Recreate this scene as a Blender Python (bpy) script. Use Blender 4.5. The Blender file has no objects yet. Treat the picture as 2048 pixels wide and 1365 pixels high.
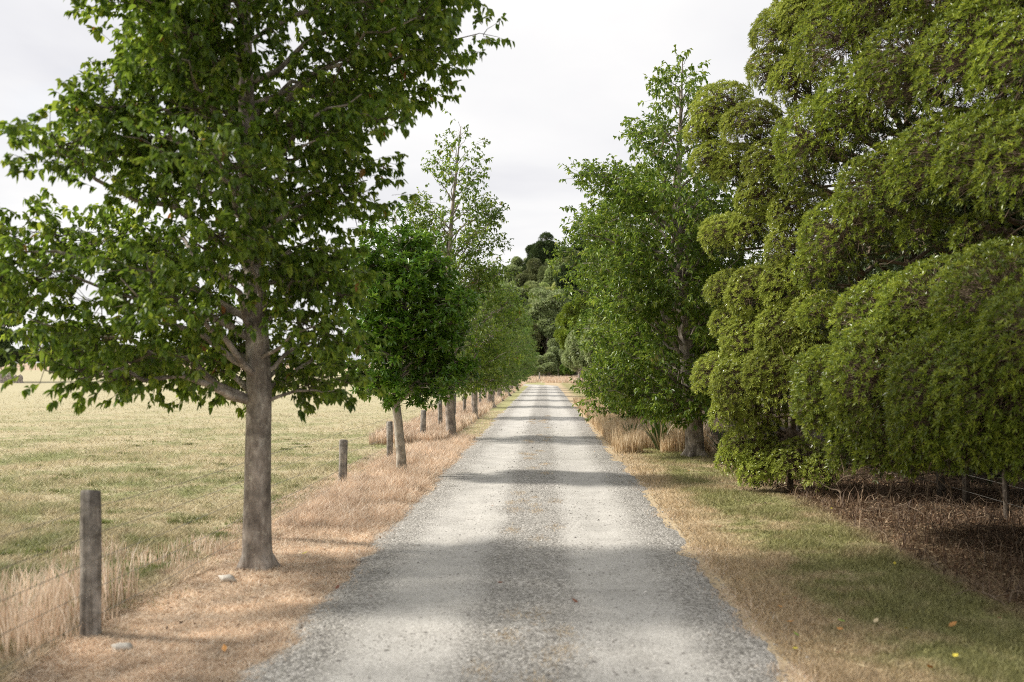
import bpy, math, random
import numpy as np
from mathutils import Vector
R = math.radians
scn = bpy.context.scene
COL = scn.collection

# ------------------------------------------------------------------ camera
CAMH, F, VPX, HZY = 1.65, 1991.0, 1089.0, 740.0
cam_d = bpy.data.cameras.new('camera'); cam = bpy.data.objects.new('camera', cam_d); COL.objects.link(cam)
cam.location = (0, 0, CAMH); cam.rotation_euler = (R(90), 0, 0)
cam_d.lens = 35.0; cam_d.sensor_width = 36.0; cam_d.sensor_fit = 'HORIZONTAL'
cam_d.shift_x = -(VPX - 1024) / 2048; cam_d.shift_y = (HZY - 682.5) / 2048
cam_d.clip_start = 0.1; cam_d.clip_end = 9000
cam_d.dof.use_dof = True; cam_d.dof.focus_distance = 19.0; cam_d.dof.aperture_fstop = 1.8
scn.camera = cam

# ------------------------------------------------------------------ sky
SUN_EL, SUN_AZ = 40.0, 9.0          # sun from the left (-X), AZ degrees towards +Y
sdir = Vector((-math.cos(R(SUN_AZ)) * math.cos(R(SUN_EL)), math.sin(R(SUN_AZ)) * math.cos(R(SUN_EL)), math.sin(R(SUN_EL))))
world = bpy.data.worlds.new('World'); scn.world = world; world.use_nodes = True
wn, wl = world.node_tree.nodes, world.node_tree.links
wn.clear()
def N(t, nodes, **kw):
    n = nodes.new(t)
    for k, v in kw.items(): setattr(n, k, v)
    return n
wo = N('ShaderNodeOutputWorld', wn); bg = N('ShaderNodeBackground', wn); bg.inputs['Strength'].default_value = 0.1
sky = N('ShaderNodeTexSky', wn, sky_type='NISHITA'); sky.sun_disc = False
sky.sun_elevation = R(SUN_EL); sky.sun_rotation = math.atan2(sdir.x, sdir.y)
tc = N('ShaderNodeTexCoord', wn)
sep = N('ShaderNodeSeparateXYZ', wn); wl.new(tc.outputs['Generated'], sep.inputs[0])
mx = N('ShaderNodeMath', wn, operation='MAXIMUM'); wl.new(sep.outputs['Z'], mx.inputs[0]); mx.inputs[1].default_value = 0.0
ad = N('ShaderNodeMath', wn, operation='ADD'); wl.new(mx.outputs[0], ad.inputs[0]); ad.inputs[1].default_value = 0.16
dx = N('ShaderNodeMath', wn, operation='DIVIDE'); wl.new(sep.outputs['X'], dx.inputs[0]); wl.new(ad.outputs[0], dx.inputs[1])
dy = N('ShaderNodeMath', wn, operation='DIVIDE'); wl.new(sep.outputs['Y'], dy.inputs[0]); wl.new(ad.outputs[0], dy.inputs[1])
cb = N('ShaderNodeCombineXYZ', wn); wl.new(dx.outputs[0], cb.inputs[0]); wl.new(dy.outputs[0], cb.inputs[1])
n1 = N('ShaderNodeTexNoise', wn); n1.inputs['Scale'].default_value = 0.8; n1.inputs['Detail'].default_value = 6; n1.inputs['Roughness'].default_value = 0.5
n1.inputs['Distortion'].default_value = 0.3
wl.new(cb.outputs[0], n1.inputs['Vector'])
cr = N('ShaderNodeValToRGB', wn)
cr.color_ramp.elements[0].position = 0.36; cr.color_ramp.elements[0].color = (0.77, 0.765, 0.80, 1)
cr.color_ramp.elements[1].position = 0.60; cr.color_ramp.elements[1].color = (1, 0.985, 0.97, 1)
e = cr.color_ramp.elements.new(0.48); e.color = (0.90, 0.893, 0.90, 1)
wl.new(n1.outputs['Fac'], cr.inputs[0])
sc_ = N('ShaderNodeVectorMath', wn, operation='SCALE'); wl.new(cr.outputs[0], sc_.inputs[0]); sc_.inputs['Scale'].default_value = 6.6
n2 = N('ShaderNodeTexNoise', wn); n2.inputs['Scale'].default_value = 1.1; n2.inputs['Detail'].default_value = 4
wl.new(cb.outputs[0], n2.inputs['Vector'])
mr = N('ShaderNodeMapRange', wn); mr.inputs['From Min'].default_value = 0.60; mr.inputs['From Max'].default_value = 0.75; mr.inputs['To Min'].default_value = 0.97; mr.inputs['To Max'].default_value = 0.72
wl.new(n2.outputs['Fac'], mr.inputs[0])
mxs = N('ShaderNodeMix', wn, data_type='RGBA'); wl.new(mr.outputs[0], mxs.inputs['Factor']); wl.new(sky.outputs[0], mxs.inputs[6]); wl.new(sc_.outputs[0], mxs.inputs[7])
wl.new(mxs.outputs[2], bg.inputs['Color']); wl.new(bg.outputs[0], wo.inputs[0])

# ------------------------------------------------------------------ sun, exposure
sl = bpy.data.lights.new('sun', 'SUN'); sl.energy = 3.2; sl.angle = R(6.0); sl.color = (1.0, 0.95, 0.87)
so = bpy.data.objects.new('sun', sl); COL.objects.link(so); so.rotation_euler = sdir.to_track_quat('Z', 'Y').to_euler()
so.location = (-20, 5, 20)
scn.view_settings.view_transform = 'Standard'; scn.view_settings.look = 'None'
scn.view_settings.exposure = 0.68; scn.view_settings.gamma = 1.0
scn.render.engine = 'CYCLES'
try:
    scn.cycles.max_bounces = 6; scn.cycles.diffuse_bounces = 2; scn.cycles.glossy_bounces = 2
    scn.cycles.transmission_bounces = 3; scn.cycles.transparent_max_bounces = 4
    scn.cycles.use_denoising = False; scn.cycles.denoiser = 'OPENIMAGEDENOISE'
    scn.cycles.pixel_filter_type = 'BLACKMAN_HARRIS'; scn.cycles.filter_width = 1.0
    scn.cycles.denoising_input_passes = 'RGB_ALBEDO_NORMAL'
except Exception: pass

# ------------------------------------------------------------------ helpers
rng = np.random.default_rng(11)
random.seed(5)
def PT(px, py, d):
    """point that the photograph shows at pixel px,py when it stands d metres along the road"""
    return np.array([(px - VPX) / F * d, d, CAMH + (HZY - py) / F * d])
_tab = np.random.default_rng(3).random((256, 256))
def vnoise(x, y, s=1.0, o=0):
    x = np.asarray(x, float) * s + 37.3 * o + 1000; y = np.asarray(y, float) * s + 91.7 * o + 1000
    xi = np.floor(x).astype(int); yi = np.floor(y).astype(int); fx = x - xi; fy = y - yi
    fx = fx * fx * (3 - 2 * fx); fy = fy * fy * (3 - 2 * fy)
    a = _tab[xi % 256, yi % 256]; b = _tab[(xi + 1) % 256, yi % 256]; c = _tab[xi % 256, (yi + 1) % 256]; d = _tab[(xi + 1) % 256, (yi + 1) % 256]
    return (a * (1 - fx) + b * fx) * (1 - fy) + (c * (1 - fx) + d * fx) * fy
def sstep(a, b, x):
    t = np.clip((np.asarray(x, float) - a) / (b - a), 0, 1); return t * t * (3 - 2 * t)
def road_cx(y):      # centre line x of the road (bends left at its far end)
    y = np.asarray(y, float)
    return -0.14 + 0 * y
def height(x, y):
    x = np.asarray(x, float); y = np.asarray(y, float)
    near = np.exp(-(y / 60.0) ** 2)
    rd = sstep(1.5, 2.4, np.abs(x + 0.14))
    h = rd * 0.06 * (vnoise(x, y, 0.9, 1) - 0.5) * near + rd * 0.03 * (vnoise(x, y, 3.5, 2) - 0.5) * near
    h = h + rd * 0.10 * sstep(2.3, 1.7, -x) * sstep(1.2, 1.6, -x) * 0
    # field rises gently far away on the left
    h = h + 4.3 * sstep(75, 430, y) * sstep(-6, -45, x)
    # grassy rise past the bend and wooded hill behind it
    h = h + 0.5 * sstep(116, 128, y) * sstep(-30, -6, x)
    u = np.clip((y - 135) / 95, 0, 1.0)
    side = sstep(-34, -14, x)
    top = 15.5 + 4.5 * np.sin((x - 7) * 0.16 + 1.6) + 3.0 * (vnoise(x, y, 0.05, 4) - 0.5)
    h = h + side * top * (u * u * (3 - 2 * u))
    return h

def mesh_obj(name, V, faces, mat, parent=None, attrs=None, smooth=False, loc=None):
    """faces: list of (n,k) int arrays"""
    me = bpy.data.meshes.new(name)
    V = np.asarray(V, np.float32)
    faces = [np.asarray(f, np.int32) for f in faces if len(f)]
    nl = sum(f.size for f in faces); nf = sum(len(f) for f in faces)
    me.vertices.add(len(V)); me.vertices.foreach_set('co', V.ravel())
    me.loops.add(nl); me.polygons.add(nf)
    me.loops.foreach_set('vertex_index', np.concatenate([f.ravel() for f in faces]))
    tot = np.concatenate([np.full(len(f), f.shape[1], np.int32) for f in faces])
    st = np.concatenate([[0], np.cumsum(tot)[:-1]]).astype(np.int32)
    me.polygons.foreach_set('loop_start', st)
    me.polygons.foreach_set('loop_total', tot)
    me.polygons.foreach_set('use_smooth', np.full(nf, smooth, bool))
    me.update(calc_edges=True)
    if attrs:
        for k, a in attrs.items():
            at = me.attributes.new(k, 'FLOAT', 'POINT'); at.data.foreach_set('value', np.asarray(a, np.float32))
    me.materials.append(mat)
    o = bpy.data.objects.new(name, me); COL.objects.link(o)
    if parent is not None: o.parent = parent
    if loc is not None: o.location = loc
    return o
def tag(o, label=None, cat=None, group=None, kind=None):
    if label: o['label'] = label
    if cat: o['category'] = cat
    if group: o['group'] = group
    if kind: o['kind'] = kind
    return o
def empty(name, loc, rz=0.0):
    o = bpy.data.objects.new(name, None); COL.objects.link(o); o.location = loc; o.rotation_euler = (0, 0, rz)
    o.empty_display_size = 0.3
    return o
def copy_thing(src, loc, rz=0.0, s=1.0, kids=True):
    r = src.copy(); COL.objects.link(r); r.location = loc; r.rotation_euler = (0, 0, rz)
    r.scale = (s, s, s) if np.isscalar(s) else s
    if kids:
        for ch in list(src.children):
            c = ch.copy(); COL.objects.link(c); c.parent = r
    return r
def norm(v): return v / np.maximum(np.linalg.norm(v, axis=-1, keepdims=True), 1e-9)
def rdir(n):
    return norm(rng.normal(size=(n, 3)))

class Leaves:
    """collects leaf blades (real small faces)"""
    def __init__(s): s.V = []; s.F = []; s.A = []; s.n = 0
    def add(s, P, D, L, W, fold=0.25, droop=0.15, rich=True, tone=None):
        n = len(P)
        if n == 0: return
        D = norm(D); up = rdir(n) * 0.55 + np.array([0, 0, 1.0]); S = norm(np.cross(D, up)); U = np.cross(S, D)
        L = np.broadcast_to(np.asarray(L, float), (n,))[:, None]; W = np.broadcast_to(np.asarray(W, float), (n,))[:, None]
        tone = rng.random(n) if tone is None else tone
        dn = np.array([0, 0, -1.0])
        if rich:
            pts = [P, P + D * L * .33 + S * W * .5 + U * W * fold + dn * L * droop * .1, P + D * L * .68 + S * W * .38 + U * W * fold * .8 + dn * L * droop * .45,
                   P + D * L + dn * L * droop, P + D * L * .68 - S * W * .38 + U * W * fold * .8 + dn * L * droop * .45, P + D * L * .33 - S * W * .5 + U * W * fold + dn * L * droop * .1]
            k = 6; idx = np.array([[0, 1, 2, 3], [0, 3, 4, 5]])
        else:
            pts = [P, P + D * L * .45 + S * W * .5 + U * W * fold, P + D * L + dn * L * droop, P + D * L * .45 - S * W * .5 + U * W * fold]
            k = 4; idx = np.array([[0, 1, 2, 3]])
        V = np.stack(pts, 1).reshape(-1, 3)
        base = (np.arange(n) * k)[:, None, None] + s.n
        s.F.append((idx[None] + base).reshape(-1, 4)); s.V.append(V); s.A.append(np.repeat(tone, k)); s.n += n * k
    def build(s, name, mat, parent, origin=(0, 0, 0)):
        V = np.concatenate(s.V) - np.asarray(origin)
        return mesh_obj(name, V, [np.concatenate(s.F)], mat, parent, {'tone': np.concatenate(s.A)})

class Wood:
    """collects tubes"""
    def __init__(s): s.V = []; s.Q = []; s.T = []; s.n = 0
    def tube(s, pts, rad, sides=6, cap=True):
        pts = np.asarray(pts, float); rad = np.asarray(rad, float); n = len(pts)
        t = norm(np.gradient(pts, axis=0))
        ref = np.array([0.31, 0.17, 0.05]) if abs(t[0][2]) > .6 else np.array([0, 0, 1.0])
        a = norm(np.cross(t, ref)); b = np.cross(t, a)
        ang = np.linspace(0, 2 * np.pi, sides, endpoint=False)
        ring = pts[:, None] + rad[:, None, None] * (a[:, None] * np.cos(ang)[None, :, None] + b[:, None] * np.sin(ang)[None, :, None])
        i = np.arange(n - 1)[:, None] * sides; j = np.arange(sides)[None]; j2 = (j + 1) % sides
        q = np.stack([i + j, i + j2, i + sides + j2, i + sides + j], -1).reshape(-1, 4) + s.n
        s.V.append(ring.reshape(-1, 3)); s.Q.append(q); m = n * sides
        if cap:
            s.V.append(pts[-1:] + t[-1:] * rad[-1]); jj = np.arange(sides)
            s.T.append(np.stack([(n - 1) * sides + jj, (n - 1) * sides + (jj + 1) % sides, np.full(sides, m)], -1) + s.n); m += 1
        s.n += m
    def twigs(s, A, B, ra, rb, bend=0.0):
        """many thin three sided twigs from A to B, one bend"""
        n = len(A)
        if n == 0: return
        M = (A + B) / 2 + rdir(n) * np.linalg.norm(B - A, axis=1, keepdims=True) * bend
        t = norm(B - A); a = norm(np.cross(t, np.array([0.2, 0.3, 1.0]))); b = np.cross(t, a)
        V = []
        for P, r in ((A, ra), (M, (ra + rb) / 2), (B, rb)):
            for k in range(3):
                g = 2 * np.pi * k / 3; V.append(P + r * (a * np.cos(g) + b * np.sin(g)))
        V = np.stack(V, 1).reshape(-1, 3)
        q = []
        for l in (0, 3):
            for k in range(3): q.append([l + k, l + (k + 1) % 3, l + 3 + (k + 1) % 3, l + 3 + k])
        q = (np.array(q)[None] + (np.arange(n) * 9)[:, None, None] + s.n).reshape(-1, 4)
        s.V.append(V); s.Q.append(q); s.n += n * 9
    def build(s, name, mat, parent, origin=(0, 0, 0), smooth=True):
        V = np.concatenate(s.V) - np.asarray(origin)
        return mesh_obj(name, V, [np.concatenate(s.Q)] + ([np.concatenate(s.T)] if s.T else []), mat, parent, smooth=smooth)
def curve(p0, p1, sag=0.0, wob=0.0, n=7):
    t = np.linspace(0, 1, n)[:, None]; p0 = np.asarray(p0, float); p1 = np.asarray(p1, float)
    p = p0 * (1 - t) + p1 * t; L = np.linalg.norm(p1 - p0)
    p[:, 2] += (np.sin(t[:, 0] * np.pi) * sag) * L
    w = rng.normal(size=(n, 3)) * wob * L; w[0] = 0; w[-1] = 0
    return p + w

# ------------------------------------------------------------------ materials
def mat_new(name):
    m = bpy.data.materials.new(name); m.use_nodes = True
    n, l = m.node_tree.nodes, m.node_tree.links; n.clear()
    return m, n, l
def ramp(n, stops, interp='LINEAR'):
    r = n.new('ShaderNodeValToRGB'); el = r.color_ramp.elements; r.color_ramp.interpolation = interp
    el[0].position = stops[0][0]; el[0].color = (*stops[0][1], 1); el[1].position = stops[-1][0]; el[1].color = (*stops[-1][1], 1)
    for p, c in stops[1:-1]:
        e = el.new(p); e.color = (*c, 1)
    return r
def leaf_mat(name, stops, rough=0.45, trans=0.3, spec=0.5, clump=1.2, objvar=0.0, tcol=1.6):
    m, n, l = mat_new(name)
    at = N('ShaderNodeAttribute', n, attribute_name='tone')
    r = ramp(n, stops); l.new(at.outputs['Fac'], r.inputs[0])
    geo = N('ShaderNodeNewGeometry', n)
    nz = N('ShaderNodeTexNoise', n); nz.inputs['Scale'].default_value = clump; nz.inputs['Detail'].default_value = 2
    l.new(geo.outputs['Position'], nz.inputs['Vector'])
    mr = N('ShaderNodeMapRange', n); mr.inputs['From Min'].default_value = .3; mr.inputs['From Max'].default_value = .7; mr.inputs['To Min'].default_value = .72; mr.inputs['To Max'].default_value = 1.3
    l.new(nz.outputs['Fac'], mr.inputs[0])
    hs = N('ShaderNodeHueSaturation', n); l.new(mr.outputs[0], hs.inputs['Value']); l.new(r.outputs[0], hs.inputs['Color'])
    colr = hs.outputs[0]
    if objvar:
        oi = N('ShaderNodeObjectInfo', n)
        m2 = N('ShaderNodeMapRange', n); m2.inputs['To Min'].default_value = .5 - .035 * objvar; m2.inputs['To Max'].default_value = .5 + .03 * objvar
        m3 = N('ShaderNodeMapRange', n); m3.inputs['To Min'].default_value = 1 - .4 * objvar; m3.inputs['To Max'].default_value = 1 + .5 * objvar
        ml = N('ShaderNodeMath', n, operation='MULTIPLY'); ml.inputs[1].default_value = 7.31
        fr = N('ShaderNodeMath', n, operation='FRACT'); l.new(oi.outputs['Random'], ml.inputs[0]); l.new(ml.outputs[0], fr.inputs[0])
        h2 = N('ShaderNodeHueSaturation', n); l.new(oi.outputs['Random'], m2.inputs[0]); l.new(fr.outputs[0], m3.inputs[0])
        l.new(m2.outputs[0], h2.inputs['Hue']); l.new(m3.outputs[0], h2.inputs['Value']); l.new(colr, h2.inputs['Color']); h2.inputs['Saturation'].default_value = .95
        colr = h2.outputs[0]
    p = N('ShaderNodeBsdfPrincipled', n); l.new(colr, p.inputs['Base Color']); p.inputs['Roughness'].default_value = rough; p.inputs['Specular IOR Level'].default_value = spec
    tr = N('ShaderNodeBsdfTranslucent', n)
    h3 = N('ShaderNodeHueSaturation', n); h3.inputs['Value'].default_value = tcol; h3.inputs['Hue'].default_value = .485; l.new(colr, h3.inputs['Color']); l.new(h3.outputs[0], tr.inputs['Color'])
    mx = N('ShaderNodeMixShader', n); mx.inputs[0].default_value = trans; l.new(p.outputs[0], mx.inputs[1]); l.new(tr.outputs[0], mx.inputs[2])
    o = N('ShaderNodeOutputMaterial', n); l.new(mx.outputs[0], o.inputs[0])
    return m
def bark_mat(name, c1, c2, c3, sc=6.0, stretch=0.25, bump=0.6):
    m, n, l = mat_new(name)
    tc = N('ShaderNodeTexCoord', n); mp = N('ShaderNodeMapping', n); mp.inputs['Scale'].default_value = (1, 1, stretch); l.new(tc.outputs['Object'], mp.inputs[0])
    nz = N('ShaderNodeTexNoise', n); nz.inputs['Scale'].default_value = sc * 3; nz.inputs['Detail'].default_value = 8; nz.inputs['Roughness'].default_value = .65; l.new(mp.outputs[0], nz.inputs['Vector'])
    r = ramp(n, [(.32, c1), (.52, c2), (.7, c3)]); l.new(nz.outputs['Fac'], r.inputs[0])
    n2 = N('ShaderNodeTexNoise', n); n2.inputs['Scale'].default_value = sc * 1.3; n2.inputs['Detail'].default_value = 4; l.new(tc.outputs['Object'], n2.inputs['Vector'])
    mr = N('ShaderNodeMapRange', n); mr.inputs['From Min'].default_value = .35; mr.inputs['From Max'].default_value = .7; mr.inputs['To Min'].default_value = .55; mr.inputs['To Max'].default_value = 1.4; l.new(n2.outputs['Fac'], mr.inputs[0])
    n3 = N('ShaderNodeTexNoise', n); n3.inputs['Scale'].default_value = sc * 4; n3.inputs['Detail'].default_value = 6; n3.inputs['Roughness'].default_value = .7; l.new(tc.outputs['Object'], n3.inputs['Vector'])
    m4 = N('ShaderNodeMapRange', n); m4.inputs['From Min'].default_value = .56; m4.inputs['From Max'].default_value = .66; m4.inputs['To Max'].default_value = .55; l.new(n3.outputs['Fac'], m4.inputs[0])
    lc = N('ShaderNodeMix', n, data_type='RGBA'); l.new(m4.outputs[0], lc.inputs['Factor']); l.new(r.outputs[0], lc.inputs[6]); lc.inputs[7].default_value = (min(c3[0] * 1.35, .7), min(c3[1] * 1.38, .7), min(c3[2] * 1.3, .65), 1)
    hs = N('ShaderNodeHueSaturation', n); l.new(lc.outputs[2], hs.inputs['Color']); l.new(mr.outputs[0], hs.inputs['Value'])
    p = N('ShaderNodeBsdfPrincipled', n); l.new(hs.outputs[0], p.inputs['Base Color']); p.inputs['Roughness'].default_value = .85; p.inputs['Specular IOR Level'].default_value = .2
    bp = N('ShaderNodeBump', n); bp.inputs['Strength'].default_value = bump; bp.inputs['Distance'].default_value = .02; l.new(nz.outputs['Fac'], bp.inputs['Height']); l.new(bp.outputs[0], p.inputs['Normal'])
    o = N('ShaderNodeOutputMaterial', n); l.new(p.outputs[0], o.inputs[0])
    return m
def plain_mat(name, c, rough=.6, metal=0.0, var=.25, sc=8):
    m, n, l = mat_new(name)
    tc = N('ShaderNodeTexCoord', n); nz = N('ShaderNodeTexNoise', n); nz.inputs['Scale'].default_value = sc; nz.inputs['Detail'].default_value = 5; l.new(tc.outputs['Object'], nz.inputs['Vector'])
    mr = N('ShaderNodeMapRange', n); mr.inputs['To Min'].default_value = 1 - var; mr.inputs['To Max'].default_value = 1 + var; mr.inputs['From Min'].default_value = .3; mr.inputs['From Max'].default_value = .7; l.new(nz.outputs['Fac'], mr.inputs[0])
    hs = N('ShaderNodeHueSaturation', n); hs.inputs['Color'].default_value = (*c, 1); l.new(mr.outputs[0], hs.inputs['Value'])
    p = N('ShaderNodeBsdfPrincipled', n); l.new(hs.outputs[0], p.inputs['Base Color']); p.inputs['Roughness'].default_value = rough; p.inputs['Metallic'].default_value = metal
    o = N('ShaderNodeOutputMaterial', n); l.new(p.outputs[0], o.inputs[0])
    return m

M_leafA = leaf_mat('broad_leaf', [(0, (.052, .102, .013)), (.35, (.095, .168, .019)), (.7, (.165, .25, .028)), (.9, (.28, .35, .045)), (.955, (.18, .20, .03)), (.97, (.25, .10, .035)), (1, (.36, .25, .04))], trans=.45, rough=.42)
M_leafA2 = leaf_mat('pale_broad_leaf', [(0, (.052, .11, .012)), (.4, (.11, .19, .022)), (.75, (.20, .28, .035)), (.95, (.31, .38, .06)), (1, (.40, .33, .16))], trans=.36, rough=.38)
M_gloss = leaf_mat('glossy_leaf', [(0, (.045, .115, .012)), (.4, (.09, .20, .018)), (.8, (.18, .30, .03)), (.97, (.28, .40, .05)), (.985, (.35, .30, .04)), (1, (.4, .3, .05))], trans=.2, rough=.3, spec=.6)
M_row = leaf_mat('row_leaf', [(0, (.055, .115, .014)), (.5, (.11, .19, .024)), (.9, (.21, .30, .04)), (1, (.27, .33, .09))], trans=.34, rough=.45, objvar=.4)
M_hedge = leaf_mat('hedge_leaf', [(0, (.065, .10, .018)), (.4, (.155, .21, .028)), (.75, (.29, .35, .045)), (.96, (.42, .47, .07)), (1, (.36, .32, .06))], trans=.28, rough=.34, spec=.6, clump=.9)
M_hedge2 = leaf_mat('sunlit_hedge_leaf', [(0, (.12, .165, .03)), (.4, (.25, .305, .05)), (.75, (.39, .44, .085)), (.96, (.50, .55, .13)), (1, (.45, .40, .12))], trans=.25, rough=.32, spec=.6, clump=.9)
M_hedge_in = leaf_mat('shaded_inner_leaf', [(0, (.03, .045, .014)), (1, (.07, .09, .024))], trans=.2, rough=.5)  # darker copy of the hedge leaf, interior shade put into its colour
M_olive = leaf_mat('olive_leaf', [(0, (.14, .19, .06)), (.5, (.26, .33, .13)), (1, (.45, .50, .28))], trans=.25, rough=.45)
M_yellow = leaf_mat('yellowgreen_leaf', [(0, (.08, .13, .012)), (1, (.21, .28, .03))], trans=.3)
M_hill = leaf_mat('hill_leaf', [(0, (.12, .18, .055)), (.6, (.26, .34, .11)), (1, (.42, .50, .22))], trans=.2, rough=.5, clump=.25, objvar=1.3)
M_dark = leaf_mat('dark_conifer_leaf', [(0, (.03, .058, .018)), (1, (.10, .145, .045))], trans=.15, rough=.55)
M_bark = bark_mat('grey_bark', (.17, .14, .115), (.34, .29, .245), (.52, .47, .41), 5, .35)
M_bark2 = bark_mat('pale_bark', (.26, .22, .17), (.44, .39, .32), (.60, .55, .47), 5, .35)
M_twig = bark_mat('twig_bark', (.055, .042, .032), (.11, .085, .065), (.18, .145, .11), 6, .4, .2)
M_htwig = bark_mat('hedge_twig', (.10, .07, .045), (.20, .145, .10), (.34, .27, .20), 6, .4, .2)
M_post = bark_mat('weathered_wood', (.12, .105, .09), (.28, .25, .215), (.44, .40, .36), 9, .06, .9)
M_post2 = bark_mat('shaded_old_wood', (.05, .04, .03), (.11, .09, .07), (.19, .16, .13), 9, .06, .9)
M_wire = plain_mat('wire_steel', (.42, .41, .38), .4, .8)

# ground colour group shared by the soil sheet and the short grass that grows on it
def ground_group():
    g = bpy.data.node_groups.new('ground_colour', 'ShaderNodeTree')
    g.interface.new_socket('Color', in_out='OUTPUT', socket_type='NodeSocketColor')
    n, l = g.nodes, g.links
    out = N('NodeGroupOutput', n); geo = N('ShaderNodeNewGeometry', n)
    flat = N('ShaderNodeVectorMath', n, operation='MULTIPLY'); flat.inputs[1].default_value = (1, 1, 0); l.new(geo.outputs['Position'], flat.inputs[0])
    P = flat.outputs[0]
    sp = N('ShaderNodeSeparateXYZ', n); l.new(P, sp.inputs[0])
    def noise(sc, det=3, sx=1, sy=1, rough=.55):
        mp = N('ShaderNodeMapping', n); mp.inputs['Scale'].default_value = (sx, sy, 1); l.new(P, mp.inputs[0])
        z = N('ShaderNodeTexNoise', n); z.inputs['Scale'].default_value = sc; z.inputs['Detail'].default_value = det; z.inputs['Roughness'].default_value = rough; l.new(mp.outputs[0], z.inputs['Vector']); return z.outputs['Fac']
    def mrange(v, a, b, c=0, d=1, smooth=True):
        m = N('ShaderNodeMapRange', n); m.inputs['From Min'].default_value = a; m.inputs['From Max'].default_value = b; m.inputs['To Min'].default_value = c; m.inputs['To Max'].default_value = d
        if smooth: m.interpolation_type = 'SMOOTHSTEP'
        l.new(v, m.inputs[0]); return m.outputs[0]
    def mix(f, a, b):
        m = N('ShaderNodeMix', n, data_type='RGBA'); l.new(f, m.inputs['Factor'])
        for s, v in ((6, a), (7, b)):
            if isinstance(v, tuple): m.inputs[s].default_value = (*v, 1)
            else: l.new(v, m.inputs[s])
        return m.outputs[2]
    def math_(op, a, b):
        m = N('ShaderNodeMath', n, operation=op)
        for i, v in enumerate((a, b)):
            if isinstance(v, (int, float)): m.inputs[i].default_value = v
            else: l.new(v, m.inputs[i])
        return m.outputs[0]
    big = noise(.45, 4); med = noise(2.2, 4, rough=.65); fine = noise(22, 3)
    xw = math_('ADD', sp.outputs['X'], math_('MULTIPLY', math_('SUBTRACT', med, .5), 1.1))
    comb = math_('ADD', math_('MULTIPLY', big, .5), math_('MULTIPLY', med, .5))
    green = mrange(comb, .44, .60)
    straw = mix(mrange(fine, .3, .7), (.44, .37, .22), (.62, .54, .36))
    grn = mix(mrange(fine, .3, .7), (.20, .22, .085), (.36, .37, .17))
    # the paddock is greener and darker close by, bleached further off
    far = mrange(sp.outputs['Y'], 14, 60)
    field = mix(math_('MULTIPLY', green, mrange(far, 0, 1, .95, .45)), straw, grn)
    field = mix(math_('MULTIPLY', far, .8), field, mix(med, (.46, .41, .25), (.58, .52, .34)))
    # far stubble field, orange brown
    stub = mrange(sp.outputs['Y'], 217, 221)
    field = mix(stub, field, mix(med, (.50, .37, .25), (.60, .46, .32)))
    # left verge, bleached pinkish straw
    verge = mix(mrange(fine, .3, .7), (.64, .51, .37), (.82, .69, .53))
    verge = mix(mrange(med, .52, .66), verge, (.44, .33, .23))
    lv = math_('MULTIPLY', mrange(xw, -3.15, -2.75), mrange(xw, 0, .1, 1, 0))
    col = mix(lv, field, verge)
    # mown strip beside the road beyond 24 m
    mown = math_('MULTIPLY', math_('MULTIPLY', mrange(xw, -2.35, -2.15), mrange(xw, 0, .1, 1, 0)), mrange(sp.outputs['Y'], 23, 26))
    col = mix(math_('MULTIPLY', mown, .85), col, mix(med, (.40, .38, .17), (.33, .35, .14)))
    # right verge: straw to green grass
    rg = math_('MULTIPLY', mrange(xw, 1.6, 2.25, 0, .92), mrange(comb, .36, .54))
    rightc = mix(rg, mix(mrange(fine, .3, .7), (.48, .37, .23), (.66, .53, .35)), mix(mrange(fine, .3, .7), (.19, .20, .075), (.36, .35, .14)))
    # litter under the hedge: tan straw to dark soil, hedge shade painted in
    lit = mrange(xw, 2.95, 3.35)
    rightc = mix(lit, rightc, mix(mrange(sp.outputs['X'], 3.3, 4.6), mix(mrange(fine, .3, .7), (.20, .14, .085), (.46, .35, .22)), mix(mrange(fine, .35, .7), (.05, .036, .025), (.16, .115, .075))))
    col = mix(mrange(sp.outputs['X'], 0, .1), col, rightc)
    # wooded hill floor
    hill = math_('MULTIPLY', mrange(sp.outputs['Y'], 132, 140), mrange(sp.outputs['X'], -34, -20))
    col = mix(hill, col, mix(med, (.07, .08, .03), (.13, .13, .05)))
    l.new(col, out.inputs[0])
    return g
GG = ground_group()
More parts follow.
